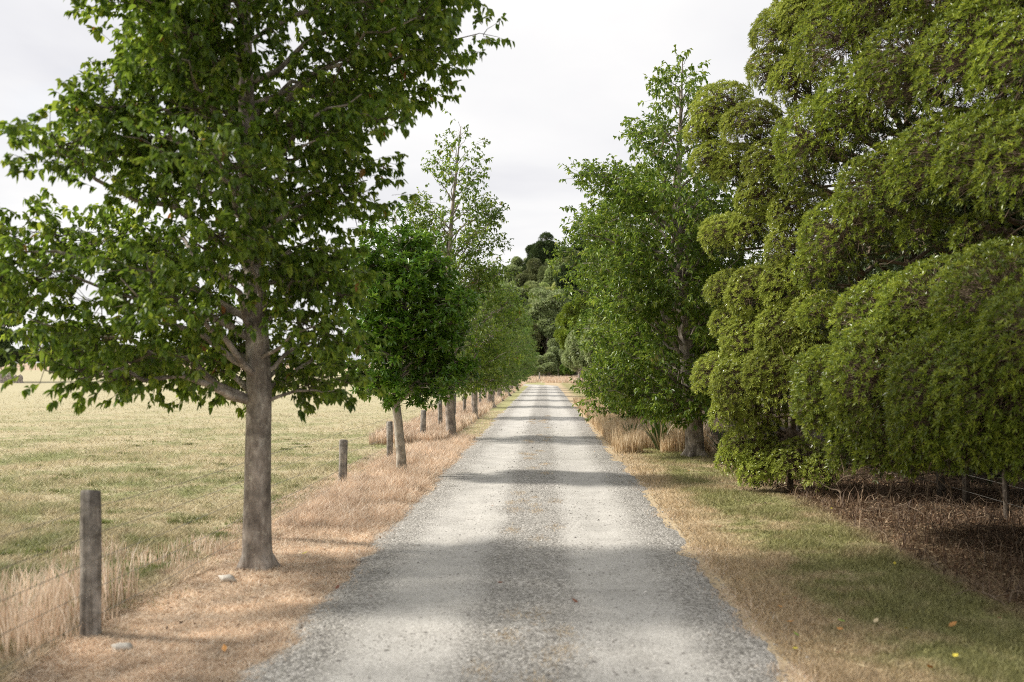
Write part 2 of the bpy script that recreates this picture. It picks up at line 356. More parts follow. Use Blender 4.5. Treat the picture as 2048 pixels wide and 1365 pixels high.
def ground_mat():
    m, n, l = mat_new('soil_and_turf')
    g = N('ShaderNodeGroup', n); g.node_tree = GG
    geo = N('ShaderNodeNewGeometry', n)
    nz = N('ShaderNodeTexNoise', n); nz.inputs['Scale'].default_value = 60; nz.inputs['Detail'].default_value = 4; nz.inputs['Roughness'].default_value = .7; l.new(geo.outputs['Position'], nz.inputs['Vector'])
    n2 = N('ShaderNodeTexNoise', n); n2.inputs['Scale'].default_value = 9; n2.inputs['Detail'].default_value = 5; l.new(geo.outputs['Position'], n2.inputs['Vector'])
    mr = N('ShaderNodeMapRange', n); mr.inputs['From Min'].default_value = .35; mr.inputs['From Max'].default_value = .65; mr.inputs['To Min'].default_value = .62; mr.inputs['To Max'].default_value = 1.12; l.new(nz.outputs['Fac'], mr.inputs[0])
    hs = N('ShaderNodeHueSaturation', n); l.new(g.outputs[0], hs.inputs['Color']); l.new(mr.outputs[0], hs.inputs['Value'])
    p = N('ShaderNodeBsdfPrincipled', n); p.inputs['Roughness'].default_value = .95; p.inputs['Specular IOR Level'].default_value = .1; l.new(hs.outputs[0], p.inputs['Base Color'])
    bp = N('ShaderNodeBump', n); bp.inputs['Strength'].default_value = .7; bp.inputs['Distance'].default_value = .03; l.new(n2.outputs['Fac'], bp.inputs['Height']); l.new(bp.outputs[0], p.inputs['Normal'])
    o = N('ShaderNodeOutputMaterial', n); l.new(p.outputs[0], o.inputs[0]); return m
def blade_mat():
    m, n, l = mat_new('short_grass_blades')
    g = N('ShaderNodeGroup', n); g.node_tree = GG
    at = N('ShaderNodeAttribute', n, attribute_name='tone')
    mr = N('ShaderNodeMapRange', n); mr.inputs['To Min'].default_value = .5; mr.inputs['To Max'].default_value = 1.5; l.new(at.outputs['Fac'], mr.inputs[0])
    hs = N('ShaderNodeHueSaturation', n); l.new(g.outputs[0], hs.inputs['Color']); l.new(mr.outputs[0], hs.inputs['Value'])
    p = N('ShaderNodeBsdfPrincipled', n); p.inputs['Roughness'].default_value = .6; p.inputs['Specular IOR Level'].default_value = .3; l.new(hs.outputs[0], p.inputs['Base Color'])
    tr = N('ShaderNodeBsdfTranslucent', n); l.new(hs.outputs[0], tr.inputs[0])
    mx = N('ShaderNodeMixShader', n); mx.inputs[0].default_value = .35; l.new(p.outputs[0], mx.inputs[1]); l.new(tr.outputs[0], mx.inputs[2])
    o = N('ShaderNodeOutputMaterial', n); l.new(mx.outputs[0], o.inputs[0]); return m
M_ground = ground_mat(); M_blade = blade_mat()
M_straw = leaf_mat('dry_straw', [(0, (.46, .33, .22)), (.35, (.66, .52, .37)), (.8, (.82, .69, .53)), (1, (.90, .81, .68))], rough=.6, trans=.35, spec=.3, clump=2.5, tcol=1.1)
M_straw2 = leaf_mat('dry_straw_brown', [(0, (.36, .26, .14)), (.5, (.60, .47, .29)), (1, (.84, .71, .50))], rough=.6, trans=.3, spec=.3, clump=2.5, tcol=1.1)
M_flax = leaf_mat('strap_leaf', [(0, (.03, .06, .015)), (.6, (.07, .11, .03)), (.8, (.40, .33, .20)), (1, (.55, .47, .33))], rough=.4, trans=.2)
M_litter = leaf_mat('dead_leaf', [(0, (.06, .036, .02)), (.5, (.18, .105, .06)), (.85, (.36, .24, .14)), (1, (.58, .46, .30))], rough=.7, trans=.1, spec=.25, clump=2)

def road_mat():
    m, n, l = mat_new('gravel_road')
    tc = N('ShaderNodeTexCoord', n); sp = N('ShaderNodeSeparateXYZ', n); l.new(tc.outputs['Object'], sp.inputs[0])
    def noise(sc, det=4, s=(1, 1, 1), rough=.6):
        mp = N('ShaderNodeMapping', n); mp.inputs['Scale'].default_value = s; l.new(tc.outputs['Object'], mp.inputs[0])
        z = N('ShaderNodeTexNoise', n); z.inputs['Scale'].default_value = sc; z.inputs['Detail'].default_value = det; z.inputs['Roughness'].default_value = rough; l.new(mp.outputs[0], z.inputs['Vector']); return z.outputs['Fac']
    def math_(op, a, b=None):
        k = N('ShaderNodeMath', n, operation=op)
        for i, v in enumerate((a, b)):
            if v is None: continue
            if isinstance(v, (int, float)): k.inputs[i].default_value = v
            else: l.new(v, k.inputs[i])
        return k.outputs[0]
    def mrange(v, a, b, c=0, d=1):
        k = N('ShaderNodeMapRange', n); k.interpolation_type = 'SMOOTHSTEP'
        for nm, x in (('From Min', a), ('From Max', b), ('To Min', c), ('To Max', d)): k.inputs[nm].default_value = x
        l.new(v, k.inputs[0]); return k.outputs[0]
    U = N('ShaderNodeAttribute', n, attribute_name='across').outputs['Fac']      # metres from the centre line
    u = math_('ADD', U, math_('MULTIPLY', math_('SUBTRACT', noise(.8, 4), .5), .35))
    a = math_('ABSOLUTE', u)
    track = math_('MULTIPLY', mrange(a, .22, .48), mrange(a, .88, 1.22, 1, 0))
    patch = noise(3, 5, (1, .45, 1))
    tr2 = math_('MULTIPLY', track, mrange(patch, .3, .55, .55, 1))
    vor = N('ShaderNodeTexVoronoi', n); vor.inputs['Scale'].default_value = 55; l.new(tc.outputs['Object'], vor.inputs['Vector'])
    hsv = N('ShaderNodeSeparateColor', n); l.new(vor.outputs['Color'], hsv.inputs[0])
    grav = ramp(n, [(0, (.20, .185, .165)), (.35, (.35, .33, .295)), (.7, (.47, .445, .40)), (.92, (.55, .52, .475)), (1, (.68, .65, .60))]); l.new(hsv.outputs[0], grav.inputs[0])
    v2 = N('ShaderNodeTexVoronoi', n); v2.inputs['Scale'].default_value = 130; l.new(tc.outputs['Object'], v2.inputs['Vector'])
    h2 = N('ShaderNodeSeparateColor', n); l.new(v2.outputs['Color'], h2.inputs[0])
    dust = ramp(n, [(0, (.44, .42, .38)), (.5, (.55, .525, .48)), (1, (.66, .635, .585))]); l.new(h2.outputs[1], dust.inputs[0])
    mx = N('ShaderNodeMix', n, data_type='RGBA'); l.new(math_('MULTIPLY', tr2, .8), mx.inputs['Factor']); l.new(grav.outputs[0], mx.inputs[6]); l.new(dust.outputs[0], mx.inputs[7])
    fine = noise(160, 2)
    hs = N('ShaderNodeHueSaturation', n); l.new(mx.outputs[2], hs.inputs['Color']); l.new(math_('MULTIPLY', mrange(fine, .3, .7, .8, 1.2), mrange(noise(1.7, 5), .3, .7, .9, 1.08)), hs.inputs['Value'])
    # a few straw coloured bits along the middle
    sg = math_('MULTIPLY', mrange(noise(5, 4, (1, .5, 1)), .66, .74), mrange(a, .15, .5, .55, 0))
    m2 = N('ShaderNodeMix', n, data_type='RGBA'); l.new(sg, m2.inputs['Factor']); l.new(hs.outputs[0], m2.inputs[6]); m2.inputs[7].default_value = (.42, .31, .19, 1)
    p = N('ShaderNodeBsdfPrincipled', n); p.inputs['Roughness'].default_value = .9; p.inputs['Specular IOR Level'].default_value = .2; l.new(m2.outputs[2], p.inputs['Base Color'])
    hgt = math_('ADD', math_('MULTIPLY', vor.outputs['Distance'], -1.0), math_('MULTIPLY', fine, .6))
    bp = N('ShaderNodeBump', n); bp.inputs['Distance'].default_value = .012; l.new(math_('SUBTRACT', 1.0, math_('MULTIPLY', track, .75)), bp.inputs['Strength']); l.new(hgt, bp.inputs['Height']); l.new(bp.outputs[0], p.inputs['Normal'])
    o = N('ShaderNodeOutputMaterial', n); l.new(p.outputs[0], o.inputs[0]); return m
M_road = road_mat()

# ------------------------------------------------------------------ ground sheet
def axis(lo, hi, step0, grow):
    v = [0.0]; s = step0
    while v[-1] < hi: v.append(v[-1] + s); s *= grow
    w = [0.0]; s = step0
    while w[-1] > lo: w.append(w[-1] - s); s *= grow
    return np.array(sorted(set(w + v)))
gx = axis(-3500, 3500, .16, 1.035); gy = np.concatenate([axis(-60, 0.01, .5, 1.1)[:-1], np.array(axis(-.01, 6000, .16, 1.018))[1:]])
GX, GY = np.meshgrid(gx, gy); GZ = height(GX, GY)
V = np.stack([GX, GY, GZ], -1).reshape(-1, 3); nx, ny = len(gx), len(gy)
i, j = np.meshgrid(np.arange(ny - 1), np.arange(nx - 1), indexing='ij'); a = (i * nx + j).ravel()
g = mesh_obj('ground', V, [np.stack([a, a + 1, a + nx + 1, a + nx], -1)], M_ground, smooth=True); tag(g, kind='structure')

# ------------------------------------------------------------------ road
def road_path():
    pts = [(-.14, y) for y in np.concatenate([np.arange(-12, 40, .12), np.arange(40, 100, .5)])]
    cx, cy, rad = -.14 - 19, 100.0, 19.0
    A = math.radians(62)
    for t in np.linspace(0, A, 40)[1:]: pts.append((cx + rad * math.cos(t), cy + rad * math.sin(t)))
    ex, ey = pts[-1]; c2x, c2y = ex + 14 * math.cos(A), ey + 14 * math.sin(A)      # then swings back into the wood
    for t in np.linspace(0, A, 30)[1:]: pts.append((c2x - 14 * math.cos(A - t), c2y - 14 * math.sin(A - t)))
    for k in range(1, 12): pts.append((pts[-1][0], pts[-1][1] + 1.5))
    return np.array(pts)
rp = road_path(); tg = norm(np.gradient(rp, axis=0)); nr = np.stack([tg[:, 1], -tg[:, 0]], 1)
lane = np.linspace(-1, 1, 29); s_ = np.concatenate([[0], np.cumsum(np.linalg.norm(np.diff(rp, axis=0), axis=1))])
def edge_w(side, s): return 1.53 + .16 * (vnoise(s, side * 5.0, .9, 6) - .5) + .16 * (vnoise(s, side * 9.0, 3.1, 7) - .5) + .1 * (vnoise(s, side * 3.0, 8, 7) - .5)
RV = []; RU = []
for u in lane:
    w = np.where(u < 0, edge_w(-1, s_), edge_w(1, s_)); off = u * w
    p = rp + nr * off[:, None]
    z = height(p[:, 0], p[:, 1]) + .012 + .028 * (1 - np.abs(u) ** 3) - .016 * np.exp(-((np.abs(off) - .72) / .25) ** 2) - .03 * (abs(u) > .99) + .004 * (vnoise(p[:, 0], p[:, 1], 4, 8) - .5)
    RV.append(np.column_stack([p, z])); RU.append(off)
RV = np.stack(RV, 1); m_, k_ = RV.shape[:2]
i, j = np.meshgrid(np.arange(m_ - 1), np.arange(k_ - 1), indexing='ij'); a = (i * k_ + j).ravel()
rd = mesh_obj('road', RV.reshape(-1, 3), [np.stack([a, a + 1, a + k_ + 1, a + k_], -1)], M_road, attrs={'across': np.stack(RU, 1).ravel()}, smooth=True); tag(rd, kind='structure')
def road_z(x, y): return .03 + 0 * x

# loose gravel
def stones(P, size, mat, name):
    n = len(P)
    base = np.array([[1, 0, 0], [-1, 0, 0], [0, 1, 0], [0, -1, 0], [0, 0, 1], [0, 0, -1]], float)
    f = np.array([[0, 2, 4], [2, 1, 4], [1, 3, 4], [3, 0, 4], [2, 0, 5], [1, 2, 5], [3, 1, 5], [0, 3, 5]])
    jt = base[None] * (1 + .35 * rng.normal(size=(n, 6, 1))) + .2 * rng.normal(size=(n, 6, 3))
    ang = rng.random(n) * 6.28; c, s = np.cos(ang)[:, None], np.sin(ang)[:, None]
    x = jt[:, :, 0] * c - jt[:, :, 1] * s; y = jt[:, :, 0] * s + jt[:, :, 1] * c
    V = np.stack([x, y * .8, jt[:, :, 2] * .55], -1) * size[:, None, None] + P[:, None]
    F_ = (f[None] + (np.arange(n) * 6)[:, None, None]).reshape(-1, 3)
    return mesh_obj(name, V.reshape(-1, 3), [F_], mat, attrs={'tone': np.repeat(rng.random(n), 6)})
def gravel_mat():
    m, n, l = mat_new('loose_stone'); at = N('ShaderNodeAttribute', n, attribute_name='tone')
    r = ramp(n, [(0, (.17, .155, .14)), (.4, (.36, .335, .30)), (.85, (.52, .49, .445)), (1, (.72, .68, .62))]); l.new(at.outputs['Fac'], r.inputs[0])
    p = N('ShaderNodeBsdfPrincipled', n); p.inputs['Roughness'].default_value = .85; l.new(r.outputs[0], p.inputs['Base Color'])
    o = N('ShaderNodeOutputMaterial', n); l.new(p.outputs[0], o.inputs[0]); return m
M_stone = gravel_mat()
n = 60000
d = 4.0 / (1 - rng.random(n) * (1 - 4.0 / 34)) ; x = rng.uniform(-1.75, 1.55, n)
off = np.abs(x + .14); keep = rng.random(n) < (1 - .88 * np.exp(-((off - .72) / .22) ** 2)) * np.where(off > 1.45, .45, 1)
d, x = d[keep], x[keep]
sz = rng.uniform(.0025, .0065, len(d)) * (1 + .04 * d); big = rng.random(len(d)) < .04; sz[big] *= 1.9
tag(stones(np.column_stack([x, d, np.where(np.abs(x + .14) < 1.42, .037 - .028 * (np.abs(x + .14) / 1.46) ** 3 - .014 * np.exp(-((np.abs(x + .14) - .72) / .25) ** 2), height(x, d) + .004) + sz * .2]), sz, M_stone, 'gravel'), 'loose grey gravel on the road', 'gravel', kind='stuff')

# ------------------------------------------------------------------ grasses
def blades(name, P, h, w, lean, mat, label, cat='grass', seg=1, tone=None, ldir=None):
    n = len(P); ang = rng.random(n) * 2 * np.pi
    if ldir is not None: ang = ldir
    L = np.stack([np.cos(ang), np.sin(ang), 0 * ang], 1) * lean[:, None]
    sa = rng.random(n) * np.pi * 2; S = np.stack([np.cos(sa), np.sin(sa), 0 * sa], 1) * (w / 2)[:, None]
    up = np.stack([0 * h, 0 * h, h], 1)
    tone = rng.random(n) if tone is None else tone
    if seg == 1:
        Vs = np.stack([P - S, P + S, P + up + L], 1); k = 3
        F_ = [(np.array([[0, 1, 2]])[None] + (np.arange(n) * 3)[:, None, None]).reshape(-1, 3)]
    else:
        Vs = np.stack([P - S, P + S, P + up * .62 - S * .7 + L * .3, P + up * .62 + S * .7 + L * .3, P + up + L], 1); k = 5
        b = (np.arange(n) * 5)[:, None]
        F_ = [np.array([[0, 1, 3, 2]]) + b, np.array([[2, 3, 4]]) + b]
    o = mesh_obj(name, Vs.reshape(-1, 3), F_, mat, attrs={'tone': np.repeat(tone, k)})
    return tag(o, label, cat, kind='stuff')
def persp(n, x0, x1, y0, y1, p=1.0):
    """more blades nearer the road's near end: density ~ 1/d^(1+p)"""
    u = rng.random(n); y = (y0 ** -p + u * (y1 ** -p - y0 ** -p)) ** (-1 / p); return rng.uniform(x0, x1, n), y
def ground_pts(x, y, dz=0.0): return np.column_stack([x, y, height(x, y) + dz])

# paddock turf: short matted blades
n = 330000
u = rng.random(n); d = 4.6 / (1 - u * (1 - 4.6 / 75)); lat = rng.uniform(-.60, -.02, n) * d; pass
keep = lat < -2.6 - .35 * vnoise(lat, d, 1.5, 40); d, lat = d[keep], lat[keep]
cl = vnoise(lat, d, 1.1, 9) * .6 + vnoise(lat, d, 4.5, 10) * .4
h = (.018 + .055 * np.clip(cl * 1.6 - .35, 0, 1.2)) * (1 + rng.random(len(d)) * .6); sc = 1 + np.clip(d - 10, 0, 60) * .035
blades('pasture_grass', ground_pts(lat, d), h, .006 * sc * (1 + rng.random(len(d))), h * rng.uniform(.5, 2.2, len(d)), M_blade, 'short patchy paddock grass, straw and green')
# right verge lawn
n = 170000
x, y = persp(n, 1.18, 4.0, 4.0, 32)
keep = (rng.random(n) < np.where(x > 3.3, .15, 1)) & (rng.random(n) < sstep(1.15, 1.6, x) * .9 + .1); x, y = x[keep], y[keep]
h = .016 + .035 * vnoise(x, y, 2.2, 12) * (1 + rng.random(len(x)))
kq = x > 1.33 + .1 * vnoise(x, y, 3, 44); x, y, h = x[kq], y[kq], h[kq]
blades('verge_grass', ground_pts(x, y), h, .004 * (1 + .05 * y) * (1 + rng.random(len(x))), h * rng.uniform(.3, 1.6, len(x)), M_blade, 'mown green and straw grass right of the road')
# left verge: flattened dry grass
n = 150000
x, y = persp(n, -3.3, -1.42, 3.6, 40)
keep = rng.random(n) < np.clip(sstep(-1.4, -1.72, x) + .04, 0, 1); x, y = x[keep], y[keep]
tall = sstep(9.3, 11.5, y) * sstep(25, 23, y) * sstep(-1.5, -1.85, x) * sstep(-2.95, -2.6, x) + .25 * sstep(-2.2, -2.6, x) * sstep(9, 13, y)
tall = np.clip(tall, 0, 1) * (.35 + .9 * vnoise(x, y, 2.6, 13))
tall = tall * np.where((y > 24) & (x > -2.2), .1, 1)
h = (.03 + .20 * tall) * rng.uniform(.5, 1.15, len(x))
lean = np.minimum(h * rng.uniform(.2, 1.2, len(x)) + .04 * (1 - np.clip(tall, 0, 1)), .2)
blades('dry_grass', ground_pts(x, y), h, .0045 * (1 + .045 * y) * (.7 + rng.random(len(x))), lean, M_straw, 'bleached dry grass between the fence and the road', seg=2)
# far dry grass along the fence
n = 50000
x, y = persp(n, -3.9, -2.25, 22, 118)
h = rng.uniform(.1, .42, n) * (.4 + .8 * vnoise(x, y, .8, 14))
blades('dry_grass', ground_pts(x, y), h, .012 * (1 + .02 * y) * (.6 + rng.random(n)), h * rng.uniform(.1, .6, n), M_straw, 'tall dry grass along the distant fence line', seg=2)
n = 5200
kx = rng.uniform(-.42, .15, 46); ky = 5 + rng.random(46) ** 1.6 * 30; q = rng.integers(0, 46, n)
x = kx[q] + rng.normal(0, .05, n) ; y = ky[q] + rng.normal(0, .07, n) * (1 + ky[q] * .05); h = rng.uniform(.006, .028, n)
blades('road_weeds', np.column_stack([x, y, np.full(n, .036)]), h, .004 * (1 + .05 * y), h * rng.uniform(.5, 2.5, n), M_straw2, 'sparse dry weeds on the middle of the gravel road')
n = 9000
y = 5 / (1 - rng.random(n) * (1 - 5 / 40)); sd = np.where(rng.random(n) < .5, -1, 1); cl = vnoise(y, sd * 4.0, 2.2, 51); k = cl > .45; y, sd = y[k], sd[k]; n = len(y)
x = -.14 + sd * (1.50 + np.abs(rng.normal(0, .10, n)) * np.where(rng.random(n) < .5, -1, 1)); h = rng.uniform(.01, .05, n)
blades('edge_grass', np.column_stack([x, y, np.full(n, .012)]), h, .004 * (1 + .05 * y), h * rng.uniform(.5, 2.0, n), M_straw, 'ragged dry grass creeping over the gravel edges')
# tall grass on the right under the broad-leaved tree
def clump_field(n, x0, x1, y0, y1, h0, h1, w, mat, label, thr=.35, sc=2.0, o=15, lean=.5):
    x = rng.uniform(x0, x1, n); y = rng.uniform(y0, y1, n); v = vnoise(x, y, sc, o); k = v > thr; x, y, v = x[k], y[k], v[k]
    h = rng.uniform(h0, h1, len(x)) * (.5 + .7 * v)
    return blades('dry_grass', ground_pts(x, y), h, w * (.6 + rng.random(len(x))), h * rng.uniform(.1, lean, len(x)), mat, label, seg=2)
clump_field(26000, 1.45, 3.3, 19.6, 29, .25, .62, .012, M_straw2, 'tall tan grass beside the road at the foot of the leafy tree', .18, 1.6)
clump_field(9000, 1.45, 2.4, 29, 50, .15, .4, .022, M_straw2, 'dry grass strip under the far right shrubs', .3, 1.2)
clump_field(22000, -12, 8, 119, 131, .2, .5, .045, M_straw, 'pale dry grass where the road bends away', .2, .6)
clump_field(1500, -3.7, -2.9, 5.6, 7.2, .12, .42, .006, M_straw, 'wispy dry tussock beside the nearest fence post', .3, 2.5, 16)
clump_field(7000, -4.2, -2.8, 4.5, 9.5, .05, .16, .006, M_straw, 'thin dry grass at the paddock edge', .42, 2.5, 17)
# dark green tufts in the paddock
n = 26000
cx_ = rng.uniform(-.55, -.1, 160); cd_ = 6.0 / (1 - rng.random(160) * .75); cx_ = np.minimum(cx_ * cd_, -3.2)
szz = rng.random(160) ** 2 * 2 + .4; k = rng.integers(0, 160, n); r_ = np.abs(rng.normal(0, .11, n)) * szz[k]; a_ = rng.random(n) * 6.28
x = cx_[k] + r_ * np.cos(a_) * 2.2; y = cd_[k] + r_ * np.sin(a_) * .8; kk = vnoise(x, y, 9, 33) > .38; x, y, r_ = x[kk], y[kk], r_[kk]; n = len(x); h = .04 * np.exp(-(r_ / .22) ** 2) * rng.uniform(.5, 1.3, n) + .01
M_tuft = leaf_mat('green_tuft', [(0, (.12, .16, .04)), (.6, (.20, .25, .08)), (1, (.38, .34, .16))], rough=.5, trans=.35, tcol=1.1)
blades('grass_tufts', ground_pts(x, y), h, .006 * (1 + y * .04) * (1 + rng.random(n)), h * rng.uniform(.2, 1.1, n), M_tuft, 'greener tufts scattered through the paddock')
# leaf litter and dead stalks beneath the hedge
L = Leaves()
n = 42000
x = 3.3 + np.abs(rng.normal(0, 1.6, n)); y = rng.uniform(3.5, 19, n); k = x < 8; x, y = x[k], y[k]; n = len(x)
D = rdir(n); D[:, 2] *= .35
L.add(ground_pts(x, y, .008 + .02 * rng.random(n)[:, None].ravel()), D, rng.uniform(.02, .055, n), rng.uniform(.008, .02, n), .3, 0, rich=False)
n = 2600
x = rng.uniform(-2.7, 3, n); y = rng.uniform(6, 26, n); k = ((x > 2.1) & (y > 12)) | ((x < -1.4) & (rng.random(n) < .6)); x, y = x[k], y[k]; n = len(x)
D = rdir(n); D[:, 2] *= .25
L.add(ground_pts(x, y, .015), D, rng.uniform(.02, .05, n), rng.uniform(.01, .025, n), .3, 0, rich=False)
tag(L.build('leaf_litter', M_litter, None), 'brown leaf litter under the hedge trees', 'leaf litter', kind='stuff')
n = 5200
x = rng.uniform(3.2, 6, n); y = rng.uniform(5, 14, n); h = rng.uniform(.05, .2, n) * (.4 + vnoise(x, y, 2, 18))
M_stalk = leaf_mat('dead_stalk', [(0, (.06, .035, .02)), (.6, (.16, .10, .06)), (1, (.36, .26, .16))], rough=.7, trans=.15)
blades('dead_stalks', ground_pts(x, y), h, .007 * (1 + rng.random(n)), h * rng.uniform(.1, 1.4, n), M_stalk, 'reddish dead stalks below the hedge', seg=2)
W = Wood(); n = 300
x = rng.uniform(3.1, 6.0, n); y = rng.uniform(6, 15.5, n)
for q in range(n):
    L_ = random.uniform(.2, .9); a_ = random.random() * 6.28; hp = random.uniform(.0, .16)
    p0 = np.array([x[q], y[q], .01]); p1 = p0 + np.array([math.cos(a_) * L_, math.sin(a_) * L_, random.uniform(0, .12)])
    if p1[0] < 2.8: continue
    W.tube(curve(p0, p1, hp, .05, 7), np.linspace(.007, .002, 7) * random.uniform(.5, 1.1), 4)
tag(W.build('fallen_twigs', M_htwig, None), 'tangle of dead twigs on the ground under the hedge', 'twigs', kind='stuff')

# ------------------------------------------------------------------ trees
def sprigs(L, W, C, out, nleaf, ll, lw, tw=.16, droop=.4, rich=True, spread=.9, twr=.0022):
    """leafy twigs: C start points, out main directions"""
    n = len(C); out = norm(out + rdir(n) * .45)
    Ltw = tw * rng.uniform(.6, 1.4, n)[:, None]
    E = C + out * Ltw
    if W is not None: W.twigs(C, E, twr, twr * .5, .06)
    t = rng.random((n, nleaf)) ** .7
    P = C[:, None] + out[:, None] * (Ltw[:, None] * t[..., None])
    D = out[:, None] * .5 + rng.normal(size=(n, nleaf, 3)) * spread * .6 + np.array([0, 0, -droop])
    base = rng.random(n)[:, None] * .35
    tone = np.clip(base + rng.random((n, nleaf)) * .65, 0, 1)
    L.add(P.reshape(-1, 3), D.reshape(-1, 3), (ll * rng.uniform(.5, 1.25, (n, nleaf))).ravel(), (lw * rng.uniform(.6, 1.2, (n, nleaf))).ravel(), .22, .2, rich, tone.ravel())
def rosettes(L, C, out, nleaf, ll, lw, rich=False, tone0=None):
    n = len(C); out = norm(out)
    a = norm(np.cross(out, rdir(n))); b = np.cross(out, a)
    ph = (np.arange(nleaf) * 2.4)[None] + rng.random((n, 1)) * 6.28; el = rng.uniform(.15, 1.0, (n, nleaf))
    D = (a[:, None] * np.cos(ph)[..., None] + b[:, None] * np.sin(ph)[..., None]) * np.cos(el)[..., None] + out[:, None] * np.sin(el)[..., None]
    tn = (rng.random((n, 1)) * .45 if tone0 is None else tone0[:, None]) + rng.random((n, nleaf)) * .5
    L.add(np.repeat(C, nleaf, 0), D.reshape(-1, 3), (ll * rng.uniform(.65, 1.2, (n, nleaf))).ravel(), (lw * rng.uniform(.7, 1.2, (n, nleaf))).ravel(), .2, .05, rich, np.clip(tn, 0, 1).ravel())

def trunk_path(p0, lean, H, wob=.02, n=12):
    t = np.linspace(0, 1, n); p = np.zeros((n, 3)); p[:, 2] = t * H
    p[:, 0] = lean[0] * t + wob * H * np.cumsum(rng.normal(size=n)) * .12; p[:, 1] = lean[1] * t + wob * H * np.cumsum(rng.normal(size=n)) * .12
    p[:, :2] -= p[0, :2]
    return p + np.asarray(p0)
def broad_tree(name, label, cat, base, H, tr, prof, leaf, mat, group=None, levels=14, per=6, zmin=1.2, path=None, bark=None, nspr=34, rich=True, blob=.42, dense=1.0,
               seed=1, flare=1.35, rise=.35, gap=0.0, droop=.4, ros=False):
    """prof(z)->(left radius, right radius, depth radius); blobs of twigs on limbs that leave the trunk"""
    global rng
    rng = np.random.default_rng(seed)
    base = np.asarray(base, float); root = empty(name, tuple(base)); tag(root, label, cat, group)
    path = trunk_path((0, 0, 0), (0, 0), H) if path is None else np.asarray(path, float)
    tz = path[:, 2]
    def tp(z): return np.array([np.interp(z, tz, path[:, 0]), np.interp(z, tz, path[:, 1]), z])
    def trd(z): return np.interp(z / H, [0, .02, .08, .3, .6, 1], [tr * flare, tr * 1.12, tr, tr * .85, tr * .5, .008])
    W = Wood(); zz = np.concatenate([[-.05, 0, .03, .08, .16], np.linspace(.3, H, 26)])
    pts = np.array([tp(max(z, 0)) for z in zz]); pts[:, 2] = zz; W.tube(pts, [trd(z) for z in zz], 14)
    for k in range(5):   # root flare
        a_ = k * 1.257 + rng.random() * .6; q = np.array([math.cos(a_), math.sin(a_), 0])
        W.tube(np.array([tp(.22) + q * tr * .25, tp(.1) + q * tr * .8, tp(0) + q * tr * 1.35 + np.array([0, 0, .015]), tp(0) + q * tr * 2.2 - np.array([0, 0, .05])]), np.array([.4, .5, .4, .2]) * tr, 7)
    T = Wood(); L = Leaves(); az = rng.random() * 6.28
    zs = np.linspace(zmin, H * .985, levels)
    for zi in zs:
        for k in range(per):
            az += 2.39996 + rng.normal() * .15
            z = zi + rng.normal() * .1
            c, s = math.cos(az), math.sin(az); rl, rr, rdp = prof(np.clip(z, zmin, H))
            rx = rr if c > 0 else rl; rad = 1 / math.sqrt((c / max(rx, .05)) ** 2 + (s / max(rdp, .05)) ** 2) * rng.uniform(.78, 1.04)
            if rng.random() < gap: continue
            z0 = max(z - rise * rad - .1, zmin * .8); st = tp(z0); en = tp(z) + np.array([c * rad, s * rad, 0]); en[2] = z + rng.normal() * .08
            lp = curve(st, en, .06, .025, 8); r0 = min(trd(z0) * .42, .012 + rad * .014)
            W.tube(lp, np.linspace(r0, .004, 8), 6)
            ncl = max(1, int(round(rad / (blob * .85))))
            for q in range(ncl):
                f = (q + 1) / ncl if ncl > 1 else 1.0
                f = min(1, .3 + .7 * f) if ncl > 1 else f
                ctr = np.array([np.interp(f, np.linspace(0, 1, 8), lp[:, m]) for m in range(3)]) + rng.normal(size=3) * blob * .22
                br = blob * rng.uniform(.7, 1.15) * (.8 if f > .9 else 1.0) * min(1, rad / .5 + .25)
                ns = int(nspr * dense * (br / blob) ** 2 * rng.uniform(.6, 1.3))
                if ns < 2: continue
                dv = rdir(ns); off = dv * (rng.random((ns, 1)) ** .45) * br * np.array([1, 1, .62])
                C = ctr + off; outv = dv * .6 + norm(np.array([c, s, .25])) * .8
                if ros:
                    rosettes(L, C, dv + np.array([0, 0, .5]) + np.array([c, s, 0]) * .4, leaf[2], leaf[0], leaf[1], rich)
                    T.twigs(np.repeat(ctr[None], ns, 0), C, .0035, .002, .1)
                else:
                    sprigs(L, T, C, outv, leaf[2], leaf[0], leaf[1], tw=leaf[0] * 1.9, droop=droop, rich=rich)
                    m = rng.random(ns) < .4; T.twigs(np.repeat(lp[5][None], m.sum(), 0) * .0 + ctr, C[m], .004, .0022, .12)
    W.build('trunk', bark or M_bark, root); T.build('twigs', M_twig, root, smooth=False); L.build('crown', mat, root)
    return root

def prof_tab(zs, l, r, dscale=.95):
    def f(z):
        a = np.interp(z, zs, l); b = np.interp(z, zs, r); return a, b, (a + b) / 2 * dscale
    return f
# tree nearest on the left
b1 = PT(515, 1140, 8.2); b1[2] = 0
pz = lambda py, d: CAMH + (HZY - py) / F * d
path1 = np.array([[((px - 515) / F * 8.2), 0.0, z] for px, z in ((515, 0), (514, .3), (516, 1.0), (519, 1.5), (510, 2.3), (498, 3.0), (492, 4.0), (486, 5.0), (482, 6.2), (480, 7.4))])
p1 = prof_tab([1.55, 1.75, 1.95, 2.3, 2.7, 3.0, 3.35, 3.65, 4.0, 4.6, 5.6, 6.4, 7.3], [1.1, 1.85, 2.0, 1.95, 2.1, 2.15, 1.95, 1.05, 1.05, 1.3, 1.4, 1.0, .4], [.5, .75, .78, .66, .62, .78, 1.05, 1.3, 1.75, 2.05, 1.75, 1.0, .4], 1.1)
broad_tree('broadleaf_tree', 'large leafy tree nearest the camera, left of the road, with smooth grey trunk', 'tree', b1, 7.4, .108, p1, (.066, .043, 10), M_leafA, 'trees lining the left side of the road',
           levels=17, per=6, zmin=1.72, path=path1, nspr=35, blob=.38, seed=23, gap=.05, droop=.75)
